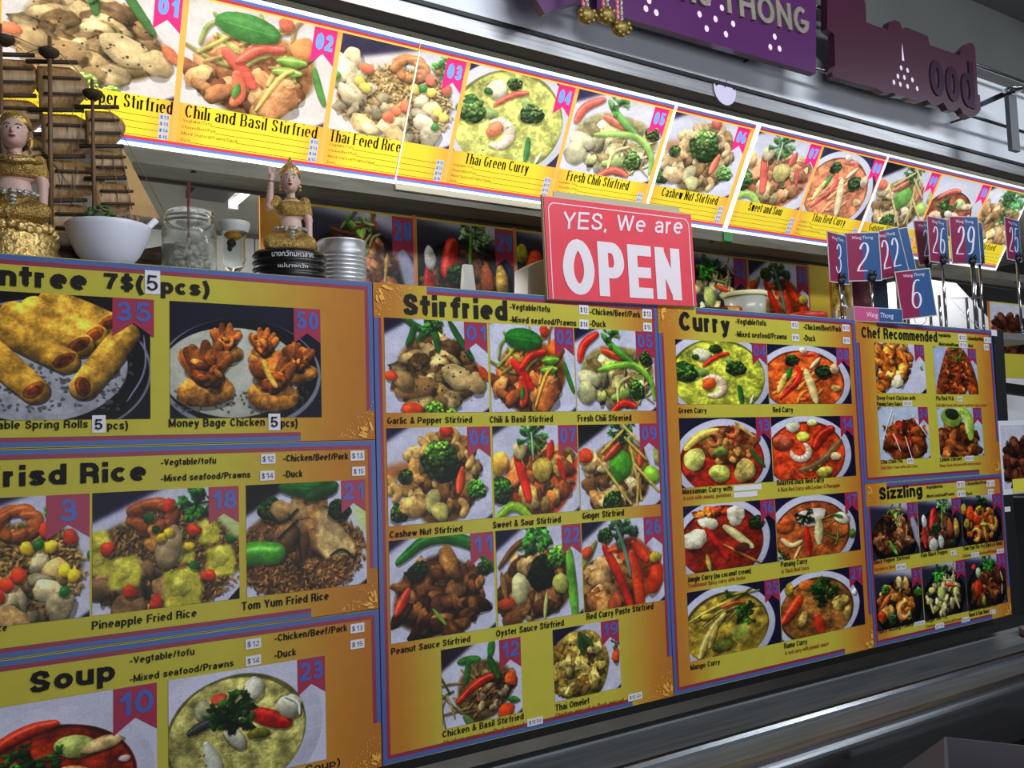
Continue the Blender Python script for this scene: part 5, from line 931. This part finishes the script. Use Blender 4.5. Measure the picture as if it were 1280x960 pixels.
def sail(x0,x1,y0,y1,bul,k=3,ax=0):
    tl=lp(x0,y0);tr=lp(x1,y0-3);bl=lp(x0+3,y1);br=lp(x1+4,y1-4); n=9; m=7; V=[];Fc=[]
    for j in range(m+1):
        v=j/m; L=tl.lerp(bl,v); R=tr.lerp(br,v)+Vector((bul*math.sin(math.pi*min(1,v*1.02))**.8,0,0))
        for i in range(n+1):
            u=i/n; p=L.lerp(R,u); V.append((p.x,p.y-.018*math.sin(math.pi*v)*(.4+.6*u)+.02*u,p.z))
    K=len(V); V+=[(a,b+.004,c) for a,b,c in V]
    for j in range(m):
        for i in range(n):
            a=j*(n+1)+i; Fc.append((a,a+n+1,a+n+2,a+1)); Fc.append((a+K,a+1+K,a+n+2+K,a+n+1+K))
    for j in range(m): a=j*(n+1); b=a+n; Fc+=[(a,a+K,a+K+n+1,a+n+1),(b,b+n+1,b+n+1+K,b+K)]
    for i in range(n): a=i; b=m*(n+1)+i; Fc+=[(a,a+1,a+1+K,a+K),(b,b+K,b+1+K,b+1)]
    s=mesh('sail',V,Fc,WS,t,True)
    for v in (.3,.68):
        j=min(m-1,int(v*m)); f=v*m-j; pts=[]
        for i in range(1,n,1):
            A=Vector(V[j*(n+1)+i]);B=Vector(V[(j+1)*(n+1)+i]); pts.append(A.lerp(B,f)+Vector((0,-.004,0)))
        tube('batten',pts,.0028,WDK,s,5)
    tube('yard',[tl+Vector((-.018,-.006,.002)),tr+Vector((.012,.0,.004))],.0042,WDK,s,6)
for a in ((46,88,82,136,.030),(50,96,142,193,.032),(60,98,200,250,.045),(60,100,255,300,.04),(106,140,138,182,.022),(112,146,187,222,.026),(118,150,227,270,.036),(-6,34,73,119,.018),(-4,36,124,166,.022),(20,44,172,222,.02)): sail(*a)
a,b,c=lp(152,182),lp(200,273),lp(163,268); mesh('jib',[a,b,c,a+Vector((0,.004,0)),b+Vector((0,.004,0)),c+Vector((0,.004,0))],[(0,1,2),(5,4,3),(0,3,4,1),(1,4,5,2),(2,5,3,0)],WT,t)
RG=mat('rigging_thread',(120,104,80),.7)
V=[]
def th(p0,p1,r=.0008): 
    tube('rigging',[lp(*p0),(lp(*p0)+lp(*p1))/2+Vector((0,-.01,-.004)),lp(*p1)],r,RG,t,4)
for a,b in (((14,44),(50,60)),((8,52),(28,62)),((62,56),(28,68)),((70,62),(110,102)),((118,104),(206,266)),((82,170),(96,120)),((70,190),(76,240)),((90,180),(94,300)),((100,190),(88,260)),((130,180),(126,230)),((140,182),(148,262)),((135,210),(122,260)),((150,185),(165,262)),((64,200),(110,262)),((72,290),(80,200)),((22,68),(20,60)),((104,130),(96,190)),((40,170),(75,215))): th(a,b)
# bowl with greens
q=at(136,322,.075); t=thing('white_bowl','wide white bowl holding green herbs and dried bits','bowl',(q.x,.08,ZS)); R0=.094; t.scale=(.77,.77,.92)
pr=[(.032,0),(.036,.002),(.034,.006),(.050,.014),(.068,.032),(.082,.056),(.0905,.078),(.0925,.088),(.0915,.0893),(.090,.0885),(.080,.058),(.064,.034),(.045,.018),(.02,.012),(.0,.012)]
lathe('bowl',pr,mat('white_melamine',(214,216,232),.35),t,56); t.children[0].name='rim_and_body'
t2=thing('herb_filling','green herbs and pale chips heaped in the white bowl','food',(q.x,.08,ZS+.020)); t2.scale=(.8,.8,1.); r=random.Random(5)
def scat(name,n,c,ra,zh,sz,m,par,flat=.6):
    L=[]
    for i in range(n):
        a=r.random()*6.28;d=ra*r.random()**.5; L.append(((c[0]+d*math.cos(a),c[1]+d*math.sin(a),c[2]+zh*(1-(d/ra)**2)*r.random()),(sz*(.5+r.random()),sz*(.5+r.random()),sz*flat*(.4+r.random()))))
    return blobs(name,L,m,par,1)
o=scat('green_herbs',90,(-.018,-.01,.068),.038,.034,.0075,mat('herb_green',(66,96,52),.6,noise=.4,nscale=90),t2); o['kind']='stuff'
o=scat('dried_chips',60,(.045,-.01,.062),.030,.022,.008,mat('chip_tan',(150,120,84),.6,noise=.3,nscale=90),t2); o['kind']='stuff'
o=scat('filling_bed',60,(0,0,.045),.068,.02,.012,mat('bed_brown',(96,84,60),.7,noise=.3,nscale=60),t2); o['kind']='stuff'
o=scat('red_flakes',14,(.02,-.015,.07),.03,.012,.006,mat('flake_red',(150,70,50),.6),t2); o['kind']='stuff'
t2['kind']='stuff'
sp=thing('white_spoon','white plastic spoon handle leaning out of the bowl toward the jar','spoon',(q.x+.03,.07,ZS+.03)); tube('handle',[(-.01,0,.0),(.018,-.004,.035),(.048,-.006,.069)],.0055,WHITE,sp,8,.006); blobs('spoon_bowl',[((-.02,0,-.004),(.016,.011,.004))],WHITE,sp)
# jar
q=at(237,330,.09); t=thing('glass_jar','screw-neck glass jar with dusty crumpled wrap inside and a thin red stick','jar',(q.x,.09,ZS)); hj=.125
pr=[(.038,0),(.047,.003),(.0495,.010),(.0495,.085),(.048,.094),(.0435,.101),(.0425,.104),(.0455,.106),(.0455,.109),(.0432,.111),(.0455,.114),(.0455,.117),(.0435,.119),(.044,.1265),(.0415,.1275),(.0405,.124),(.0405,.104),(.045,.094),(.0472,.083),(.0472,.012),(.04,.006),(.0,.005)]
lathe('glass_body',pr,mat('dusty_glass',(228,231,225),.06,trans=.92,ior=1.3,noise=.2,nscale=40),t,48)
o=scat('crumpled_wrap',170,(0,0,.012),.036,.070,.0085,mat('crumpled_wrap',(205,203,194),.25,.15,noise=.3,nscale=120),t,.9); o['kind']='stuff'
t3=thing('red_stick','thin dark red stick standing up from the glass jar','stick',(q.x-.002,.09,ZS+.02)); tube('shaft',[(0,0,0),(.001,0,.165)],.0026,mat('dark_red',(110,30,44),.5),t3,8)
# goblet
q=at(293,333,.08); t=thing('glass_goblet','small stemmed glass goblet with frosted rim between jar and figurine','glass',(q.x,.08,ZS))
pr=[(.022,0),(.023,.002),(.012,.006),(.0085,.011),(.0085,.016),(.013,.021),(.0195,.029),(.0215,.040),(.021,.055),(.0205,.075),(.023,.093),(.0262,.104),(.0262,.106),(.0248,.106),(.0215,.092),(.0188,.075),(.0192,.055),(.0195,.04),(.0165,.030),(.0,.024)]
lathe('goblet_glass',pr,GLASS,t,40); lathe('frosted_rim',[(.0258,.094),(.0292,.104),(.0302,.112),(.0296,.1135),(.0262,.1135),(.0262,.1065),(.0235,.094)],mat('frosted',(205,206,204),.5,trans=.3,spec=.4),t,40,closed=False)
blobs('amber_candle',[((-.002,0,.088),(.0165,.0165,.010))],mat('amber_wax',(214,150,50),.35,trans=.3),t); blobs('dark_residue',[((-.006,-.003,.072),(.009,.009,.009)),((-.009,-.003,.062),(.005,.005,.007))],mat('residue',(60,50,46),.5),t)
# tin can
q=at(428,350,.13); t=thing('tin_can','open ribbed tin can beside the black figurine base','can',(q.x,.13,ZS))
pr=[(.050,0),(.0525,.002),(.0525,.006)]+[(.0505+.0014*math.cos(i*1.2566*1.0),.008+i*.0018) for i in range(40)]+[(.0508,.083),(.0508,.1035),(.0525,.105),(.0525,.108),(.0508,.109),(.0495,.108),(.0495,.01),(.0,.009)]
lathe('can_wall',pr,mat('tinplate',(210,212,216),.35,.75,noise=.08,nscale=30),t,56)
# small clear-plastic trowel standing before photo 29
q=at(585,362,.2); t=thing('plastic_scoop_handle','pale translucent plastic scoop handle standing in front of dish photo 29','scoop',(q.x,.2,ZS)); M_=mat('cloudy_plastic',(214,212,206),.3,trans=.25)
v=[];f=[]
for z,w_,d in ((0,.022,.012),(.02,.019,.009),(.095,.0125,.006),(.104,.011,.005)): 
    v+=[(-w_,-d,z),(-w_*.3,-d*.6,z),(w_*.3,-d*.6,z),(w_,-d,z),(w_,d,z),(-w_,d,z)]
for j in range(3):
    for i in range(6): k=(i+1)%6; f.append((j*6+i,j*6+k,j*6+6+k,j*6+6+i))
f+=[(5,4,3,2,1,0),(18,19,20,21,22,23)]; mesh('handle',v,f,M_,t)
# white napkin block left of the sign
q0=at(656,366,.12);q1=at(700,372,.12); t=thing('paper_block','white paper block half hidden behind the left of the open sign','paper',(q0.x,.12,ZS)); w_=q1.x-q0.x
prism('paper_stack',[(0,0),(w_,0),(w_,.115),(w_*.45,.112),(.005,.09)],-.01,.05,mat('soft_white_paper',(216,212,208),.7),t)
# open sign, propped on the shelf edge
YO=-.012
tl,tr,br,bl=[P(*q,YO) for q in ((682,247),(866,263),(870,379.5),(686,372))]
w_=(tr.x+br.x-tl.x-bl.x)/2; hh=((tl.z-bl.z)+(tr.z-br.z))/2; xo=(tl.x+bl.x)/2; sl=((br.z-bl.z)+(tr.z-tl.z))/2/w_
fr=Frame((xo,YO,(bl.z+br.z)/2-sl*w_/2),(1,0,sl),(0,0,1)); t=thing('open_sign','red plastic sleeved sign reading YES, We are OPEN','sign',m=fr.m.copy()); fr.t=t
fr2=fr
box('backing_card',-.002,w_+.002,.003,.011,-.001,hh+.004,mat('yellowed_card',(186,170,140),.6),t)
box('loose_sheet',.03,w_-.035,.0035,.006,hh-.02,hh+.016,mat('old_plastic_sheet',(176,168,140),.4),t)
SR=mat('sign_red',(222,76,90),.25,coat=.6,noise=.06,nscale=12); SW=mat('sign_white',(226,214,222),.3,coat=.5)
box('red_face',0,w_,0,.003,0,hh,SR,t)
def rrect(x0,x1,z0,z1,r_,n=6):
    o=[]; 
    for cx,cz,a0 in ((x1-r_,z1-r_,0),(x0+r_,z1-r_,90),(x0+r_,z0+r_,180),(x1-r_,z0+r_,270)):
        for i in range(n+1): a=math.radians(a0+90*i/n); o.append((cx+r_*math.cos(a),cz+r_*math.sin(a)))
    return o
A=rrect(.010,w_-.010,-.02,hh-.012,.018); B=rrect(.0122,w_-.0122,-.02,hh-.0142,.016); n=len(A); keep=[i for i in range(n) if A[i][1]>=.0]
V=[(a,-.0008,max(b,0)) for a,b in A]+[(a,-.0008,max(b,0)) for a,b in B]; Fc=[(i,(i+1)%n,(i+1)%n+n,i+n) for i in range(n) if not (A[i][1]<.001 and A[(i+1)%n][1]<.001)]
mesh('white_outline',V,Fc,SW,t)
def so(s,px0,py,px1,hp,sh,bold,nm): 
    pass
a=fr.L(701,285); b=fr.L(854,296); stroke('YES, We are',a[0],a[1]-.002,b[0],.041,SW,t,'title_lettering',.16,shear=.2,y=-.0012,res=5,slope=(b[1]-a[1])/(b[0]-a[0]))
a=fr.L(705,368); b=fr.L(852,373); stroke('OPEN',a[0],a[1],b[0],.13,SW,t,'title_lettering',.235,.2,y=-.0012,res=6,gap=.14)
# deli tub, red lidded jar, small packet, cable
q=at(932,384,.13); t=thing('plastic_tub','cloudy plastic food tub with cream lid right of the open sign','tub',(q.x,.13,ZS))
o=lathe('tub_wall',[(.050,0),(.053,.004),(.060,.072),(.058,.072),(.051,.006),(0,.004)],mat('cloudy_tub',(196,198,184),.25,trans=.35,spec=.5),t,40)
lathe('tub_lid',[(.0,.0795),(.058,.081),(.0625,.081),(.0635,.068),(.0618,.068),(.0605,.073),(.0,.073)],mat('cream_lid',(222,212,160),.4),t,40)
t.rotation_euler=(0,0,0)
q=at(1007,392,.13); t=thing('red_lidded_jar','low clear jar with red lid in front of the fried dish photo','jar',(q.x,.13,ZS)); lathe('jar_wall',[(.058,0),(.060,.003),(.060,.014),(.0575,.014),(.0575,.004),(0,.004)],GLASS,t,36)
lathe('red_lid',[(.0,.0335),(.060,.0345),(.0635,.032),(.0635,.012),(.061,.012),(.061,.03),(.0,.03)],mat('red_plastic',(176,40,28),.35),t,40)
q=at(908,382,.06); t=thing('snack_packet','small red and yellow foil packet lying beside the open sign','packet',(q.x,.06,ZS)); box('packet_body',-.03,.033,-.03,.03,0,.020,mat('packet_red',(150,36,28),.3),t,.004); box('printed_flap',-.028,.016,-.032,-.026,.004,.016,mat('packet_print',(196,150,60),.35,noise=.5,nscale=90),t)
q=at(890,384,.05); o=box('black_tray',q.x-.05,q.x+.03,.018,.08,ZS,ZS+.010,BLK,None,.002); tag(o,'flat black plastic tray lying at the foot of the open sign','tray')
q=at(1048,398,.12); t=thing('charging_adapter','white plug adapter with a looping white cord by the number cards','adapter',(q.x,.12,ZS)); box('adapter_body',-.005,.045,-.03,.0,0,.03,WHITE,t,.004); tube('cord',[(.03,-.02,.03),(.032,-.02,.05),(.01,-.02,.064),(-.02,-.02,.062),(-.034,-.02,.045),(-.036,-.02,.012)],.0032,WHITE,t,8)
# ---------------------------------------------------------------- numbered cards
MG=mat('card_magenta',(132,38,76),.3,coat=.15,spec=.3); BC=mat('card_blue',(50,84,132),.3,coat=.15,spec=.3); CLR=mat('card_edge',(196,190,184),.25,spec=.6); CW=mat('card_white',(220,214,232),.35)
def card(label,num,px,py,y,yaw,h=.153,w=.113,roll=0.,pole=None,dark=0,clip=1,cat='table number',name='table_number',tilt=0.,lbl=1):
    """px,py: lower left corner of the card in the photo, on the plane y"""
    q=P(px,py,y); c,s=math.cos(yaw),math.sin(yaw)
    ex=Vector((c,s,0)); ez=Vector((0,0,1)); ez=(Matrix.Rotation(roll,3,ez.cross(ex))@ez); ex=(Matrix.Rotation(roll,3,Vector((0,0,1)).cross(Vector((c,s,0))))@ex); ez=Matrix.Rotation(tilt,3,ex)@ez
    fr=Frame(q,ex,ez); base=fr
    t=thing(name,label,cat,(0,0,0),'numbered order cards on the shelf')
    if pole is not None:
        foot=q+ex*pole; foot.z=ZS; t.location=foot
    else: t.location=q; foot=q
    cd_=bpy.data.objects.new('card',None)
    mm,bb=(MG,BC)
    o=box('card',0,w,-.001,.001,0,h,CLR,None); o.matrix_world=fr.m; o.parent=t; o.matrix_parent_inverse=Matrix.Translation(-t.location)
    box('magenta_half',.003,w*.5,-.0016,-.001,.003,h-.003,mm,o); box('blue_half',w*.5,w-.003,-.0016,-.001,.003,h-.003,bb,o); box('card_back',.003,w-.003,.001,.0016,.003,h-.003,mat('card_back',(120,100,78),.4),o)
    if num:
        ww=.036*len(num)+.008; stroke(num,w/2-ww/2,h*.2,w/2+ww/2,h*.59,CW,o,'numeral',.075,.035,shear=.14,y=-.0022,res=6,gap=.2)
        text('Wang',w*.22,h*.86,w*.49,h*.065,CW,o,'card_lettering',.0,shear=.2,y=-.0022,res=2); text('Thong',w*.52,h*.86,w*.82,h*.065,CW,o,'card_lettering',.0,shear=.2,y=-.0022,res=2)
    if pole is not None:
        tube('pole',[(0,0,.004),(0,0,q.z-ZS+.01)],.0048,CHROME,t,12); lathe('foot',[(.028,0),(.028,.003),(.006,.006)],CHROME,t,20)
        z=q.z-ZS; blobs('clip',[((0,-.004,z+.008),(.016,.009,.014)),((-.010,-.010,z+.022),(.006,.004,.010)),((.010,-.010,z+.022),(.006,.004,.010))],BLK,t)
    return t
card('number card at the left end of the card cluster, reading 3','3',1037,352,.04,.15,pole=.062)
card('numbered card reading 2 on a thin pole, right of the 3','2',1058,352,.08,-.5,pole=.078)
card('tilted card reading 22 behind the 2 card','22',1102,350,.055,-.25,roll=-.22,pole=.06)
card('blue edged card peeping out behind the tilted 22','',1112,347,.09,-.25,roll=-.18,pole=.05)
card('low card reading 6 held by a wire ring just above chef board','6',1127.5,400,-.014,-.42,h=.150,w=.118,roll=-.10,pole=None)
card('half hidden magenta card between the tilted 22 and the 26','2',1149,332,.10,.05,roll=-.12,pole=.05)
card('brown back of a folded card left of the 26','',1136,334,.13,1.0,roll=-.06,pole=.03)
card('tall pole card reading 26','26',1162,327,.03,.0,pole=.07)
card('angled pole card reading 29 right of the 26','29',1190,330,.05,-.36,h=.165,pole=.075)
card('blue card behind the 29 card','',1205,328,.10,-.1,pole=.05)
card('pole card seen nearly edge-on between the 29 and the last card','7',1224,326,.02,.52,pole=.06)
card('rightmost pole card reading 25','25',1259,324,.02,.08,pole=.075)
# ring of card 6
q=P(1150,392,.0); o=tube('wire_ring',[(q.x+.019*math.cos(a)*.85,q.y+.019*math.cos(a)*-.5,1.806+.019*math.sin(a)) for a in [i*.3307 for i in range(20)]],.0011,CHROME,None,6); tag(o,'thin wire ring at the foot of the low 6 card','ring')
# tent card and dark standing card
fr=Frame(P(1068,401.5,.0),(math.cos(-.12),math.sin(-.12),0),(0,0,1)); t=thing('tent_card','low magenta and blue tent card lying under the numbered cards','card',m=fr.m.copy()); o=box('card',0,.2,-.001,.03,0,.044,CLR,t); box('magenta_half',.002,.1,-.0016,-.001,.002,.042,mat('card_pink',(190,84,130),.25,coat=.6),o); box('blue_half',.1,.198,-.0016,-.001,.002,.042,BC,o); text('Wang',.05,.014,.095,.016,CW,o,'card_lettering',0,shear=.2,y=-.0022); text('Thong',.105,.014,.16,.016,CW,o,'card_lettering',0,shear=.2,y=-.0022)
fr=Frame(P(1067,390,.12),(math.cos(.1),math.sin(.1),0),(0,0,1)); t=thing('folded_menu_card','dark maroon and navy folded card standing behind the 2 card pole','card',m=fr.m.copy()); o=box('card',-.006,.215,0,.004,-.0,.125,mat('cream_edge',(206,196,160),.5),t); box('maroon_half',0,.105,-.001,0,.002,.123,mat('maroon_print',(84,22,40),.3,coat=.4),o); box('navy_half',.105,.213,-.001,0,.002,.123,mat('navy_print',(28,42,70),.3,coat=.4),o)
# spare poles
for px,y,l in ((1176,.12,'bare chrome pole left of the 26 card pole, right of the low 6 card'),(1210,.11,'bare chrome pole just left of the 29 card pole')):
    q=P(px,398,y); t=thing('card_pole',l,'pole',(q.x,y,ZS)); tube('pole',[(0,0,.003),(-.002,0,.135)],.0048,CHROME,t,12); lathe('foot',[(.026,0),(.026,.003),(.006,.006)],CHROME,t,20)
# ---------------------------------------------------------------- right hand end
def poly_thing(name,label,cat,pts,y,th,m,child='body'):
    w=[P(a,b,y) for a,b in pts]; x0=min(q.x for q in w); z0=min(q.z for q in w); t=thing(name,label,cat,(x0,y,z0)); prism(child,[(q.x-x0,q.z-z0) for q in w],0,th,m,t); return t
HW=mat('hood_white',(222,224,232),.3,noise=.03); t=poly_thing('sloped_white_hood','white panelled hood sloping down behind the poles','hood',[(1118,430),(1118,352),(1176,345),(1188,346),(1264,428),(1296,462),(1296,600),(1118,600)],.75,.5,HW,'hood_shell')
def seam(pts,y=.7505): 
    c=[P(a,b,y) for a,b in pts]; tube('panel_seam',[q-t.location for q in c],.0018,mat('seam_grey',(170,172,178),.6),t,4)
seam([(1183,367),(1206,392),(1290,480)]); seam([(1206,392),(1188,372),(1228,372)]); seam([(1200,392),(1240,420)]); seam([(1262,455),(1285,455)]); seam([(1262,470),(1290,505)])
x1=P(1257,413,.0).x; t=poly_thing('foam_board','black panel past the right end of the chef board','panel',[(1241,411.5),(1254,413),(1262,558),(1264,600),(1280,765),(1263,770)],.002,.01,BLACK,'foam_sheet')
for a,l in (((1239,412.5,1246,419.5),'white tag'),((1250,556,1254,561.5),'white tag'),((1256.5,633,1263,640),'white tag')): 
    p0=P(a[0],a[3],0)-t.location;p1=P(a[2],a[1],0)-t.location; box('white_tag',p0.x,p1.x,-.0016,-.0003,p0.z,p1.z,STK,t)
t=poly_thing('black_band','black strip across the white hood at the right edge','strip',[(1255,478),(1300,484),(1300,497),(1255,491)],.55,.03,BLACK,'strip')
t=poly_thing('white_notice','white paper notice under the black strip at the right edge','paper',[(1258,494),(1300,499),(1300,530),(1260,527)],.50,.004,mat('notice_paper',(224,224,232),.6),'sheet')
fr=Frame(P(1254,619,.0),(1,0,0),(0,0,1)); a=fr.L(1249.5,526)[1]; t=thing('photo_poster','paper poster of dark fried food beside the chef board','poster',m=fr.m.copy()); box('sheet',0,.33,0,.003,0,a,mat('poster_paper',(212,214,226),.5),t); photo(Frame(fr.o,fr.ex,fr.ez),'63',.012,.32,.02,a-.015,'',parent=t,h=240); box('yellow_label',.06,.32,-.002,-.0011,.004,.05,mat('label_yellow',(212,206,70),.5),t)
o=poly_thing('lower_cabinet','dark cabinet below the poster at the right edge','cabinet',[(1263,622),(1330,622),(1330,776),(1267,764)],.17,.3,mat('cabinet_black',(20,20,22),.5),'cabinet_body')
q=PZ(1272,770,.752); o=box('small_white_box',q.x-.03,q.x+.06,.03,.07,.752,.80,WHITE); tag(o,'small white box on the counter below the dark cabinet','box')
q=PZ(1276,792,.753); t=thing('wooden_disc','round pale brown tub lid resting on the counter at right','lid',(q.x,q.y-.05,.7535)); lathe('disc',[(.045,0),(.05,.003),(.05,.025),(.046,.028)],mat('pale_brown',(120,104,90),.5,noise=.2),t,32)
# ---------------------------------------------------------------- purple signs and rails on the bulkhead
YSG=-.06
PUR=mat('sign_purple',(72,28,80),.3,noise=.08,nscale=6,coat=.3); PUR2=mat('sign_plum',(58,22,42),.3,coat=.4); LAV=mat('sign_dots',(226,200,226),.4); GREYM=mat('sign_letters',(150,140,132),.4,.5,noise=.2,nscale=20)
def psign(name,label,pts,y,m,th=.022):
    w=[P(a,b,y) for a,b in pts]; x0=min(q.x for q in w); z0=min(q.z for q in w); fr=Frame((x0,y,z0),(1,0,0),(0,0,1)); t=thing(name,label,'sign',(x0,y,z0)); fr.t=t
    prism('sign_board',[(q.x-x0,q.z-z0) for q in w],0,th,m,t); return fr
def disc(fr,px,py,r=.0075):
    a=fr.L(px,py); n=14; mesh('dot',[(a[0]+r*math.cos(6.283*i/n),-.0012,a[1]+r*1.15*math.sin(6.283*i/n)) for i in range(n)],[tuple(range(n-1,-1,-1))],LAV,fr.t)
fr=psign('purple_sign','purple wall sign with grey THONG letters and lavender dots',[(746,12),(1020,92),(1020,-58),(746,-120)],YSG,PUR)
for q in ((811,1),(807,11),(820,16),(874,18),(885,3),(902,10),(894,24),(916,30),(883,36),(907,43),(968,46),(962.5,59),(974,61),(800,-8)): disc(fr,*q)
a=fr.L(900,17);b=fr.L(1010,47); sl=(b[1]-a[1])/(b[0]-a[0]); o=stroke('THONG',a[0],a[1]+.004,b[0],.075,GREYM,fr.t,'sign_letters',.2,y=-.008,res=5,ext=.008,slope=sl)
a=fr.L(800,-12);b=fr.L(888,8); stroke('WANG',a[0],a[1]+.002,b[0],.075,GREYM,fr.t,'sign_letters',.2,y=-.008,res=5,ext=.008,slope=sl)
psign('purple_sign','purple sign corner hanging at the top left of the garland',[(655,-25),(681,17),(706,7),(742,-2),(742,-60),(655,-60)],YSG,PUR)
fr=psign('purple_sign','dark plum cutout sign with scalloped edge and a triangle of dots',[(1034,-20),(1034,36),(1043,43),(1044,82),(1040,90),(1041,95),(1070,104),(1095,110),(1105,116),(1117,116),(1120,119),(1133,121),(1138,124),(1152,127),(1159,125),(1163,130),(1172,132),(1179,128),(1185,137),(1194,139),(1200,134),(1204,142),(1213,147.5),(1222,143),(1226,137),(1225,119),(1222.5,118),(1219,60),(1216,54),(1210,54),(1201,63),(1200,69),(1181,63),(1162,56),(1160,45),(1150,41),(1133,34),(1128,36),(1125,28),(1119,25),(1112,27),(1110,37),(1083,29),(1082,4),(1078,-4),(1060,-20)],YSG,PUR2)
for q in ((1126,85),(1134,88),(1122,95.5),(1130,97),(1140,100),(1117,103),(1125,105.5),(1134,108),(1146,111)): disc(fr,*q,r=.0068)
a=fr.L(1128.5,76);b=fr.L(1127.5,54); mesh('pagoda_spire',[(a[0]-.006,-.0012,a[1]),(a[0]+.006,-.0012,a[1]),(a[0]+.003,-.0012,a[1]+.03),(a[0],-.0012,b[1]),(a[0]-.003,-.0012,a[1]+.03)],[(0,1,2,3,4)],LAV,fr.t)
a=fr.L(1163,117);b=fr.L(1218,137); stroke('ood',a[0],a[1]-.0,b[0],.16,mat('plum_letters',(54,28,50),.25,.3,coat=.6),fr.t,'sign_letters',.16,y=-.004,res=5,ext=.003,slope=(b[1]-a[1])/(b[0]-a[0]))
# rails
def rail(label,z,x0,x1):
    t=thing('sign_rail',label,'rail',(x0,-.02,z)); tube('bar',[(0,0,0),(x1-x0,0,0)],.006,mat('rail_metal',(150,154,160),.25,1.),t,10)
    for i in range(5): tube('bracket',[((x1-x0)*(.05+.22*i),.0,0),((x1-x0)*(.05+.22*i),.069,0)],.004,DKSTEEL,t,6)
rail('upper thin metal rail on the bulkhead behind the purple signs',P(1250,92,-.02).z,.6,5.2); rail('lower thin metal rail on the bulkhead behind the purple signs',P(1250,156,-.02).z,.6,5.2)
# garland charms
PK=mat('bead_pink',(206,110,130),.4); GB=mat('brass_charm',(140,118,60),.4,.6,noise=.5,nscale=90,bump=.6)
for i,(px,py,l) in enumerate(((732,20,'left brass charm on a pink bead string in front of the purple sign'),(757,20,'middle brass charm hanging between the other two on pink beads'),(775,36,'lowest and rightmost brass charm of the bead garland'))):
    q=P(px,py,-.12); t=thing('hanging_charm',l,'charm',(q.x,-.12,q.z),'brass charms on bead strings'); rr=random.Random(i)
    blobs('brass_ball',[((0,0,0),(.023,.018,.019))]+[((.02*math.cos(a),-.012*rr.random(),.015*math.sin(a)),.006) for a in [k*.7 for k in range(9)]],GB,t)
    for s in (-1,1): blobs('bead_string',[((s*.006,0,.026+.012*k),(.0045,.0045,.007)) for k in range(8)],PK if s<0 else SILV,t)
    tube('cord',[(0,0,.01),(0,0,.5)],.0012,RG,t,5)
# round torn sticker
q=P(906,121,.0485); z0=2.4; t=thing('torn_round_sticker','torn pale round sticker over the black strip above the cashew box','sticker',(q.x,.0485,2.34)); M_=mat('lilac_paper',(196,188,214),.5)
n=20; pts=[]
for i in range(n): 
    a=6.283*i/n; r_=.043
    X,Z=r_*math.cos(a),r_*math.sin(a)*1.05
    if Z>.012: Z=.014+(.018 if i in (4,6) else -.006*((i%3)))
    pts.append((X,Z+.075))
prism('sticker_paper',pts,-.0022,-.0008,M_,t)
# bracket arm at the far right of the bulkhead
q=P(1266,113,-.10); t=thing('wall_arm','grey metal arm with a small cap hanging at the far right of bulkhead','bracket',(q.x,-.10,q.z)); lathe('cap',[(.012,-.006),(.03,-.004),(.032,.004),(.014,.010)],CHROME,t,20,(0,0,0)); 
tube('arm',[(0,.0,0),(.03,.15,0)],.01,DKSTEEL,t,8); box('hanging_plate',.0,.05,.015,.03,-.2,-.005,mat('plate_grey',(96,98,104),.4,.6),t)
# cartons in front of the counter
KC=mat('grey_carton',(92,88,96),.75,noise=.08,nscale=8)
q=P(1180,922,-.42); t=thing('open_carton','open grey cardboard carton at the lower right below the counter','carton',(q.x,q.y,0)); t.rotation_euler=(0,0,math.radians(-58))
boxes('carton_walls',[(0,.5,0,.006,0,q.z),(0,.5,-.4,-.394,0,q.z),(0,.006,-.394,0,0,q.z),(.494,.5,-.394,0,0,q.z),(.006,.494,-.394,0,0,.006)],KC,t)
mesh('flap',[(0,0,q.z),(0,-.4,q.z),(-.14,-.4,q.z-.12),(-.14,.0,q.z-.12)],[(0,1,2,3)],KC,t)
box('hand_hole_mark',.30,.37,.0062,.008,.54,.57,BLK,t)
q=P(1262,902,-.31); t=thing('second_carton','darker carton behind the open carton by the counter front','carton',(2.62,-.33,0)); box('carton_body',0,.45,-.35,0,0,.62,mat('dark_carton',(70,64,66),.8,noise=.2,nscale=10),t,.004)
# kitchen ceiling tube seen under the beam
a=PZ(296,251,2.465); b=PZ(312,237,2.465); d=(b-a).normalized(); c=a-d*.05
t=thing('kitchen_tube_light','fluorescent tube on the kitchen ceiling seen above the goblet','ceiling light',(c.x,c.y,2.5)); t.rotation_euler=(0,0,math.atan2(d.y,d.x))
tube('tube',[(0,0,-.036),(1.2,0,-.036)],.014,mat('lit_tube',(255,255,250),.3,emit=3.),t,12); box('fixture_base',-.02,1.22,-.18,-.03,-.03,-.001,mat('fixture_dark',(60,58,52),.5),t); box('end_cap',-.02,.0,-.02,.02,-.055,-.001,WHITE,t); box('end_cap',1.2,1.22,-.02,.02,-.055,-.001,WHITE,t)
for x,y in ((1.4,-1.8),(4.1,-1.6)):
    t=thing('ceiling_lamp','fluorescent batten over the customer side, %s'%('nearer the left boards' if x<2 else 'nearer the far right end'),'ceiling light',(x,y,3.0)); box('housing',-.7,.7,-.05,.05,-.04,-.001,WHITE,t); tube('tube',[(-.65,0,-.052),(.65,0,-.052)],.012,mat('lit_tube',(255,255,250)),t,10)
# put each lit box's empty at its own left foot
for o in list(SC.objects):
    if o.name.startswith('backlit_menu_box') and o.type=='EMPTY':
        x0=min(c.bound_box[0][0] for c in o.children if c.name.startswith('housing'))
        for c in o.children: c.location.x-=x0
        o.location.x+=x0
